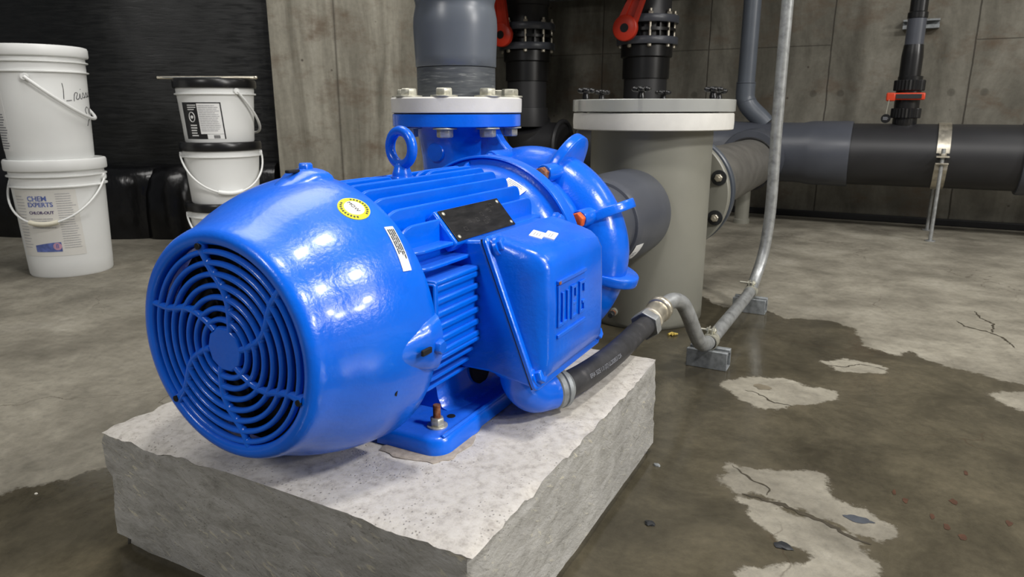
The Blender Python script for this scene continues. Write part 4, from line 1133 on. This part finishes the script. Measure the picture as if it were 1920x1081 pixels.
# two butterfly valves on black risers
def butterfly(cx, label_v, label_p, lever_dx):
    CY = 3.58
    rp = thing('black_riser', label_p, 'pipe', (cx, CY, .46), 'black riser pipes under the butterfly valves')
    m = MB().lathe([(.108, .46), (.108, .700)], (cx, CY, 0), (0, 0, 1), 56); obj('pipe', m, M['dark_pvc'], rp)
    m = MB().lathe([(.110, .700), (.117, .702), (.1175, .80), (.1285, .806), (.1285, .858), (.1, .858)], (cx, CY, 0), (0, 0, 1), 56); obj('stub_end', m, M['black_plastic'], rp, smooth=40)
    m = MB().lathe([(.118, .46), (.120, .505), (.117, .56), (.108, .562)], (cx, CY, 0), (0, 0, 1), 48); obj('lower_socket', m, M['dark_pvc'], rp, smooth=40)
    m = MB().lathe([(.1, 1.0), (.118, 1.0), (.113, 1.03), (.113, 1.085), (.12, 1.09), (.12, 1.6)], (cx, CY, 0), (0, 0, 1), 48); obj('upper_pipe', m, M['dark_pvc'], rp, smooth=40)
    v = thing('butterfly_valve', label_v, 'valve', (cx, CY, .858), 'red-levered butterfly valves')
    for z0 in (.862, .962):
        m = MB().lathe([(.09, z0), (.150, z0), (.1525, z0 + .003), (.1525, z0 + .032), (.150, z0 + .035), (.09, z0 + .035)], (cx, CY, 0), (0, 0, 1), 64); obj('flange', m, M['slate_pvc'], v, smooth=40)
    m = MB().cyl((cx, CY, .895), (cx, CY, .965), .112, None, 48)
    for i in range(16):
        a = 2 * PI * i / 16; d = Vector((math.cos(a), math.sin(a), 0)); m.box(Vector((cx, CY, .93)) + d * .118, (.03, .008, .07), Matrix((d, Vector((-d.y, d.x, 0)), Vector((0, 0, 1)))).transposed())
    m.lathe([(.1, .924), (.138, .924), (.138, .938), (.1, .938)], (cx, CY, 0), (0, 0, 1), 48)
    obj('valve_body', m, M['black_plastic'], v, smooth=40)
    for i in range(8):
        a = 2 * PI * (i + .5) / 8; x, y = cx + .131 * math.cos(a), CY + .131 * math.sin(a)
        m = MB().cyl((x, y, .850), (x, y, 1.022), .0075, None, 12)
        m.hexa((x, y, .998), (0, 0, 1), .0125, .012); m.lathe([(.0115, .861), (.0115, .850), (.007, .846), (.001, .845)], (x, y, 0), (0, 0, 1), 14)
        obj('stud_bolt', m, M['stainless'], v)
    # lever and hub stand in front of the body on the spindle
    hx, hz = cx - .045, .928; hy = CY - .205
    m = MB().cyl((hx, CY - .10, hz), (hx, hy + .02, hz), .034, None, 24); obj('spindle_neck', m, M['black_plastic'], v)
    m = MB().lathe([(.020, 0), (.055, 0), (.060, .004), (.060, .030), (.055, .034), (.020, .034)], (hx, hy - .017, hz), (0, 1, 0), 48)
    dirv = Vector((lever_dx, 0, 1)).normalized(); sd = Vector((dirv.z, 0, -dirv.x))
    def P_(s_, w_): return Vector((hx, 0, hz)) + dirv * s_ + sd * w_
    for (w0, w1) in ((-.036, -.016), (.016, .036)):
        a_ = [P_(.035, w0 * 1.35), P_(.035, w1 * 1.2), P_(.20, w1 * .95), P_(.34, w1 * .8), P_(.34, w0 * .8), P_(.20, w0 * .95)]
        m.loft([[p + Vector((0, hy - .013, 0)) for p in a_], [p + Vector((0, hy + .016, 0)) for p in a_]])
    a_ = [P_(.035, -.030), P_(.035, .030), P_(.34, .024), P_(.34, -.024)]
    m.loft([[p + Vector((0, hy - .002, 0)) for p in a_], [p + Vector((0, hy + .012, 0)) for p in a_]])
    lv = obj('lever', m, M['red'], v, smooth=40, bevel=.002, label='red lever with round hub')
    m = MB().cyl((hx, hy - .0185, hz), (hx, hy, hz), .0205, None, 24); obj('hub_plug', m, M['black_plastic'], lv)
butterfly(-1.805, 'red-levered black valve half hidden behind the grey discharge pipe', 'black vertical pipe below the left red-levered valve', -.10)
butterfly(-1.130, 'red-levered black valve above the strainer lid', 'black vertical pipe behind the strainer knobs', .42)
# black elbow of the left riser
be = thing('black_elbow', 'black pipe elbow where the left riser meets the header', 'elbow', (-1.805, HY, .22))
m = MB(); m.tube(catmull([(-1.805, 3.59, .47), (-1.80, HY, .40), (-1.76, HY, .36), (-1.70, HY, .352), (-1.60, HY, .352)], 6), .130, 40)
obj('elbow_body', m, M['dark_pvc'], be, smooth=60)
m = MB(); m.torus((-1.60, HY, .352), (1, 0, 0), .137, .012, 48, 10); m.torus((-1.47, HY, .352), (1, 0, 0), .137, .010, 48, 10); obj('elbow_ring', m, M['dark_pvc'], be)

# ------------------------------------------------------------ conduit run
cp_ = catmull([(-.350, .768, .1965), (-.338, .80, .1960), (-.3335, .87, .1915), (-.3325, .95, .1880), (-.3360, 1.03, .1850), (-.3430, 1.10, .1795), (-.3500, 1.165, .1700), (-.3530, 1.195, .1690)], 10)
ca = thing('flexible_conduit', 'black rubbery cable conduit from the terminal box across the block edge', 'cable', (-.3360, 1.03, .165))
m = MB().tube(cp_, .0180, 28); cj = obj('jacket', m, M['cable'], ca, smooth=60)
def fitting(p, d, scale=1.0):
    d = Vector(d).normalized(); m = MB().lathe([(.0245 * scale, 0), (.026 * scale, .002), (.026 * scale, .009), (.0245 * scale, .011), (.0265 * scale, .012), (.0265 * scale, .018), (.024 * scale, .020), (.0200 * scale, .026)], p, d, 32); return m
obj('end_fitting', fitting(cp_[0] + Vector((0, 0, 0)), cp_[6] - cp_[0]), M['darksteel'], ca, smooth=30, label='dull grey compression nut at the elbow')
# printed marking along the near side of the jacket
def along(p):
    L0 = .062 + p.x; acc = 0
    for a_, b_ in zip(cp_, cp_[1:]):
        l = (b_ - a_).length
        if acc + l >= L0:
            t = (b_ - a_).normalized(); q = a_ + t * (L0 - acc); break
        acc += l
    out = Vector((1, 0, 0)) - t * t.x; out.normalize(); up = out.cross(t) * -1
    if up.z < 0: up = -up
    th = math.radians(12) + p.y / .018
    return q + (out * math.cos(th) + up * math.sin(th)) * (.0182 + p.z)
m = text_bm('EFIA SIZE 1.0 (27) LL202853 CSA', .0085, along, .0002)
obj('printed_marking', m, M['print'], cj)
gc_ = catmull([(-.3500, 1.205, .1710), (-.3475, 1.235, .1770), (-.3445, 1.275, .1845), (-.3360, 1.305, .1885), (-.3245, 1.330, .1790), (-.3150, 1.352, .1500), (-.3070, 1.385, .1050), (-.3010, 1.415, .0740), (-.2970, 1.455, .0600), (-.2950, 1.52, .0575), (-.2925, 1.75, .0575), (-.2915, 1.93, .0575), (-.2905, 1.985, .0640), (-.288, 2.025, .088), (-.2795, 2.055, .140), (-.2740, 2.066, .200), (-.2705, 2.068, .300), (-.2730, 2.060, .490), (-.2735, 2.052, .670), (-.2730, 2.045, .840), (-.2730, 2.04, 1.40)], 8)
gi = thing('steel_conduit', 'galvanised steel conduit bent along the floor and rising past the strainer', 'conduit', (-.2925, 1.75, 0.04))
obj('conduit_tube', MB().tube(gc_, .0152, 24), M['zinc'], gi, smooth=60)
d0 = (gc_[10] - gc_[0]).normalized()
m = MB().hexa(cp_[-1] - d0 * .012, d0, .0285, .022, .4); obj('compression_nut', m, M['zinc'], gi, bevel=.0015)
m = MB().lathe([(.022, .008), (.022, .016), (.0235, .018), (.0215, .030), (.0215, .054), (.0245, .056), (.0250, .060), (.0225, .062), (.0245, .065), (.0245, .071), (.018, .074)], cp_[-1], d0, 32); obj('coupling', m, M['stainless'], gi, smooth=30)
def strut(x0, y0, label):
    s_ = thing('strut_support', label, 'support', (x0, y0, 0), 'strut supports under the steel conduit')
    m = MB(); w_, L2, H2, t_ = .041, .088, .041, .0025
    m.box((x0, y0 - w_ / 2, H2 / 2), (L2, t_, H2)); m.box((x0, y0 + w_ / 2, H2 / 2), (L2, t_, H2)); m.box((x0, y0, t_ / 2), (L2, w_, t_))
    m.box((x0, y0 - .0155, H2 - t_ / 2), (L2, .0105, t_)); m.box((x0, y0 + .0155, H2 - t_ / 2), (L2, .0105, t_))
    m.box((x0, y0 - .0105, H2 - .005), (L2, t_, .008)); m.box((x0, y0 + .0105, H2 - .005), (L2, t_, .008))
    obj('strut_channel', m, M['darksteel'], s_, bevel=.0012)
    m = MB(); P = arc((-.2945 if y0 < 1.7 else -.2912, y0, .0575), (0, 0, 1), (1, 0, 0), .0168, math.radians(-150), math.radians(150), 24); rings = []
    r_ = []
    c_ = Vector((-.2945 if y0 < 1.7 else -.2912, y0, .0575))
    inner = [c_ + Vector((math.sin(a), 0, math.cos(a))) * .0158 for a in [math.radians(-165 + 330 * i / 28) for i in range(29)]]
    outer = [c_ + Vector((math.sin(a), 0, math.cos(a))) * .0180 for a in [math.radians(165 - 330 * i / 28) for i in range(29)]]
    m.loft([[p + Vector((0, yy, 0)) for p in inner + outer] for yy in (-.014, .014)])
    for sx in (-1, 1): m.box(c_ + Vector((sx * .0045, 0, .0235)), (.002, .022, .015))
    cl = obj('clamp_strap', m, M['steel'], s_, smooth=40)
    m = MB(); m.cyl(c_ + Vector((-.030, 0, .0245)), c_ + Vector((.012, 0, .0245)), .0028, None, 12); m.hexa(c_ + Vector((.0055, 0, .0245)), (1, 0, 0), .0065, .005); m.hexa(c_ + Vector((-.006, 0, .0245)), (-1, 0, 0), .006, .004)
    obj('clamp_bolt', m, M['steel'], cl)
strut(-.296, 1.487, 'near zinc strut channel on the wet floor clamping the steel conduit')
strut(-.290, 1.975, 'far zinc strut channel beside the strainer where the conduit turns upward')

# ------------------------------------------------------------ pails
def bail(c, R, z, ha, tilt, drop, t=.0035, grip=True, name='bail_handle', parent=None, mat=None, grip_mat=None):
    # hinge axis at angle ha; bail swings down by drop on the side ha-90deg
    h = Vector((math.cos(ha), math.sin(ha), 0)); f = Vector((math.cos(ha - PI / 2), math.sin(ha - PI / 2), 0))
    d = (f * math.cos(tilt) + Vector((0, 0, -1)) * math.sin(tilt)).normalized(); c = Vector((c[0], c[1], z))
    P = []
    for i in range(33):
        a = PI * i / 32; P.append(c + h * math.cos(a) * (R + .008) + d * math.sin(a) * drop)
    o = obj(name, MB().tube(P, t, 10), mat or M['white_plastic'], parent, smooth=60)
    if grip:
        Q = P[13:20]; obj('grip', MB().tube(Q, t * 2.2, 14), grip_mat or M['cream_plastic'], o, smooth=50)
    for e in (P[0], P[-1]):
        pass
    for s_ in (1, -1):
        q = c + h * s_ * (R - .004)
        obj('hinge_ear', MB().cyl(q, q + h * s_ * .014, .012, .010, 18), mat or M['white_plastic'], parent)
    return o
BX, BY = -2.505, 1.395
KR = .905
def pail_r(z): return .127 + (z) * .036
def big_pail(z0, label, cx, cy, hk=1.0):
    p = thing('plastic_pail', label, 'pail', (cx, cy, z0), None)
    prof = [(.001, .004), (.118, .004), (.124, 0), (.1268, .006)] + [(pail_r(z), z) for z in (.05, .15, .25, .300)]
    prof += [(.1460, .302), (.1460, .3055), (.1390, .3075), (.1393, .334), (.1475, .336), (.1475, .3395), (.1400, .342), (.1405, .362)]
    m = MB().lathe([(r, z0 + z * hk) for r, z in prof], (cx, cy, 0), (0, 0, 1), 72); obj('pail_body', m, M['white_plastic'], p, smooth=35)
    prof = [(.142, .354), (.1500, .356), (.1515, .360), (.1515, .384), (.149, .390), (.143, .392), (.140, .385), (.001, .385)]
    m = MB().lathe([(r, z0 + z * hk) for r, z in prof], (cx, cy, 0), (0, 0, 1), 72); obj('pail_lid', m, M['white_plastic'], p, smooth=35)
    p['group'] = 'white pails stacked on the left'
    return p
p1 = big_pail(0, 'large white pail on the floor with printed chlorine-neutraliser label, lower of the left stack', BX, BY)
bail((BX, BY), .142, .328, math.radians(36), math.radians(44), .205, parent=p1)
fn = on_cyl((BX, BY), lambda z: pail_r(z) + .0008, math.radians(-78), .0)
lab = [(-.02, .075, .135, .285)]
o = obj('printed_label', merge([patch(on_cyl((BX, BY), lambda z: pail_r(z) + .0004, math.radians(-78), 0), -.045, .075, .160, .295, .0003, 20, 6)]), plain('off_white_label', (222, 220, 214), .5, 0, .02), p1)
obj('logo_print', merge([text_bm('CHEM', .023, lambda p: fn(Vector((p.x + .012, p.y + .260, p.z))), .0003, 0, .0005), text_bm('EXPERTS', .0205, lambda p: fn(Vector((p.x + .010, p.y + .241, p.z))), .0003, 0, .0005)]), M['bluep'], o)
obj('name_print', text_bm('CHLOR-OUT', .0135, lambda p: fn(Vector((p.x + .010, p.y + .217, p.z))), .0004, 0, .0003), M['purple'], o)
obj('swoosh_print', merge([patch(fn, .010, .090, .092, .108, .0004, 10, 2, .0002), patch(lambda p: fn(Vector((p.x, p.y - .010 * (1 - math.sin(max(0, min(1, (p.x - .01) / .082)) * PI / 2)), p.z))), .010, .106, .092, .122, .0004, 14, 2, .0003)]), M['bluep'], o)
obj('badge_print', merge([disc(lambda p: fn(Vector((p.x + .080, p.y + .108, p.z))), .0125, .0008, n=24)]), M['pink'], o)
obj('badge_print', merge([patch(fn, .0770, .102, .0790, .114, .0003, 1, 1, .0016), patch(fn, .0820, .102, .0840, .114, .0003, 1, 1, .0016), patch(fn, .0770, .114, .0840, .116, .0003, 1, 1, .0016)]), M['bluep'], o)
obj('text_print', merge([lines(fn, .100, .098, .155, .286, 24, .0018, .0003, 31), lines(fn, -.040, .10, .0, .28, 18, .0018, .0003, 32), lines(fn, .012, .168, .090, .205, 5, .0022, .0003, 33)]), M['faint'], o)
p2 = big_pail(.389, 'large white pail with handwriting and its handle swung right, upper of the left stack', BX - .012, BY - .004, .92)
bail((BX - .012, BY - .004), .142, .389 + .262, math.radians(136), math.radians(42), .195, parent=p2, grip=False, t=.0055)
z2 = .389
fn = on_cyl((BX - .012, BY - .004), lambda z: pail_r(z - z2) + .0006, math.radians(-3), .0)
for nm, P in (('pen_stroke', [(0, .05), (.002, .03), (0, 0)]), ('pen_stroke', [(.007, -.005), (.026, -.003)]),
              ('pen_stroke', [(.034, -.006), (.037, .012), (.042, .021), (.051, .019), (.044, .004), (.050, .0), (.058, .006), (.062, .019), (.063, .004), (.071, .004), (.078, .022), (.086, .008), (.076, .006), (.091, .008), (.099, .023), (.107, .009), (.098, .008), (.114, .012), (.121, .024), (.116, .010), (.132, .012)]),
              ('pen_dot', [(.065, .031), (.067, .033)]), ('pen_stroke', [(.100, -.028), (.091, -.024), (.081, -.034), (.087, -.047)]), ('pen_stroke', [(.106, -.030), (.106, -.046)]), ('pen_stroke', [(.117, -.026), (.116, -.050)]),
              ('pen_stroke', [(.085, -.086), (.098, -.067), (.106, -.066)])):
    Q = catmull([(x, y, 0) for x, y in P], 4)
    obj(nm, MB().tube([fn(Vector((q.x, q.y + .583, 0))) for q in Q], .0012, 6), M['ink'], p2)
fn = on_cyl((BX - .012, BY - .004), lambda z: pail_r(z - z2) + .0004, math.radians(-92), .0)
o = obj('printed_label', patch(fn, -.08, z2 + .03, .022, z2 + .235, .0003, 12, 5), M['paper'], p2)
obj('amber_panel', patch(fn, -.08, z2 + .17, .004, z2 + .225, .0003, 8, 3, .0004), M['yellow_label'], o)
obj('text_print', lines(fn, -.04, z2 + .035, .018, z2 + .15, 14, .003, .0005, 41), M['print'], o)
# small pails
QX, QY = -2.185, 1.815
def spr(z): return .118 + z * .075
def small_pail(z0, label):
    p = thing('plastic_pail', label, 'pail', (QX, QY, z0), None)
    prof = [(.001, .004), (.112, .004), (.117, 0), (.119, .005)] + [(spr(z), z) for z in (.05, .12, .165)] + [(.1385, .167), (.1385, .171), (.132, .173), (.133, .195)]
    m = MB().lathe([(r, z0 + z) for r, z in prof], (QX, QY, 0), (0, 0, 1), 64); obj('pail_body', m, M['white_plastic'], p, smooth=35)
    prof = [(.134, .188), (.1405, .190), (.142, .194), (.142, .213), (.139, .219), (.133, .2205), (.129, .215), (.001, .215)]
    m = MB().lathe([(r, z0 + z) for r, z in prof], (QX, QY, 0), (0, 0, 1), 64); obj('pail_lid', m, M['black_plastic'], p, smooth=35, label='black snap-on lid')
    p['group'] = 'small black-lidded pails stacked behind the motor'
    return p
s1 = small_pail(0, 'small white black-lidded pail, lowest of the right stack, half behind the motor')
s2 = small_pail(.2175, 'small white black-lidded pail, middle of the right stack, handle hanging in front')
s3 = small_pail(.435, 'small white black-lidded pail with black-and-white label, top of the right stack')
bail((QX, QY), .133, .175, math.radians(58), math.radians(45), .19, parent=s1, grip=True, t=.0035, grip_mat=M['white_plastic'])
bail((QX, QY), .133, .2175 + .175, math.radians(58), math.radians(45), .19, parent=s2, grip=True, t=.0035, grip_mat=M['white_plastic'])
bail((QX, QY), .133, .435 + .178, math.radians(170), math.radians(46), .205, parent=s3, grip=False, t=.0045)
zz = .435
fnA = on_cyl((QX, QY), lambda z: spr(z - zz) + .0005, math.radians(-92), .0)
o = obj('printed_label', patch(fnA, -.02, zz + .014, .130, zz + .140, .0003, 16, 4), M['black_label'], s3, label='black label with white text panel')
obj('text_panel', patch(fnA, .048, zz + .032, .126, zz + .136, .0003, 10, 4, .0005), M['paper'], o)
obj('text_print', lines(fnA, .052, zz + .040, .122, zz + .132, 15, .0022, .0011, 51), M['faint'], o)
obj('label_foot', patch(fnA, .070, zz + .0145, .126, zz + .031, .0003, 6, 1, .0005), M['paper'], o)
obj('barcode', merge([patch(fnA, .092 + i * .003, zz + .017, .0938 + i * .003, zz + .028, .0003, 1, 1, .001) for i in range(7)]), M['ink'], o)
obj('white_print', merge([lines(fnA, .008, zz + .112, .044, zz + .134, 3, .003, .0007, 52), lines(fnA, .010, zz + .022, .040, zz + .066, 5, .004, .0007, 53)]), M['paper'], o)
ms = [MB()]; cc = Vector((.022, zz + .090, .0009)); T = []
for i in range(25):
    a = 2 * PI * i / 24; T.append(fnA(cc + Vector((.012 * math.cos(a), .0165 * math.sin(a), 0))))
ms[0].tube(T[:-1], .0013, 6, True)
obj('hazard_ring', merge(ms + [disc(lambda p: fnA(Vector((p.x, p.y, p.z)) + cc), .0055, 0, n=16)]), M['paper'], o)
# flat trowel-like tool lying on the top pail
tl = thing('putty_knife', 'thin metal tool lying across the top small pail', 'tool', (QX, QY, .652))
tdir = Vector((math.cos(math.radians(28)), math.sin(math.radians(28)), 0)); tn = Vector((-tdir.y, tdir.x, 0)); tc = Vector((QX, QY - .05, .6605))
m = MB(); R3 = Matrix((tdir, tn, Vector((0, 0, 1)))).transposed(); m.box(tc - tdir * .03, (.20, .05, .0025), R3); obj('blade', m, M['darksteel'], tl)
m = MB(); m.tube([tc + tdir * -.16, tc + tdir * -.06, tc + tdir * .08, tc + tdir * .19], .0055, 10); m.ball(tc + tdir * .19, .007, .007, .006, 12, 8); obj('handle', m, M['stainless'], tl)

# ------------------------------------------------------------ small things lying on the floor
def lump(name, x, y, s_, mat, label, cat, seed, flat=.4, z=0):
    bm = bmesh.new(); bmesh.ops.create_icosphere(bm, subdivisions=2, radius=1)
    for v in bm.verts:
        n_ = 1 + .45 * noise.noise(v.co * 1.6 + Vector((seed, 0, 0))); v.co = Vector((v.co.x * s_ * n_, v.co.y * s_ * .7 * n_, max(-flat * s_ * .4, v.co.z * s_ * flat * n_)))
        v.co += Vector((x, y, z + flat * s_ * .4))
    m = MB(); m.bm.free(); m.bm = bm
    o = obj(name, m, mat, smooth=25); tag(o, label, cat); return o
lump('rubber_chip', -.228, .832, .0075, M['chip'], 'black chip on the damp floor in front of the block side', 'debris', 1)
lump('rubber_chip', -.059, .864, .011, M['chip'], 'ragged dark scrap beside the largest dry patch', 'debris', 2, .25)
lump('stone_chip', -.266, .995, .006, M['darksteel'], 'small grey chip by the block corner on the floor', 'debris', 3)
lump('lime_crumb', -1.052, .482, .0032, M['lime'], 'tiny white crumb on the wet floor left of the block', 'debris', 4)
m = MB(); m.tube([(-.432, 1.652, .003), (-.426, 1.664, .003), (-.418, 1.660, .004), (-.412, 1.668, .003)], [.003, .005, .004, .002], 8); m.tube([(-.424, 1.662, .003), (-.420, 1.650, .004)], [.004, .002], 8)
tag(obj('plant_scrap', m, M['leaf']), 'curled yellow scrap on the wet floor at the strainer foot', 'debris')
rnd = random.Random(11)
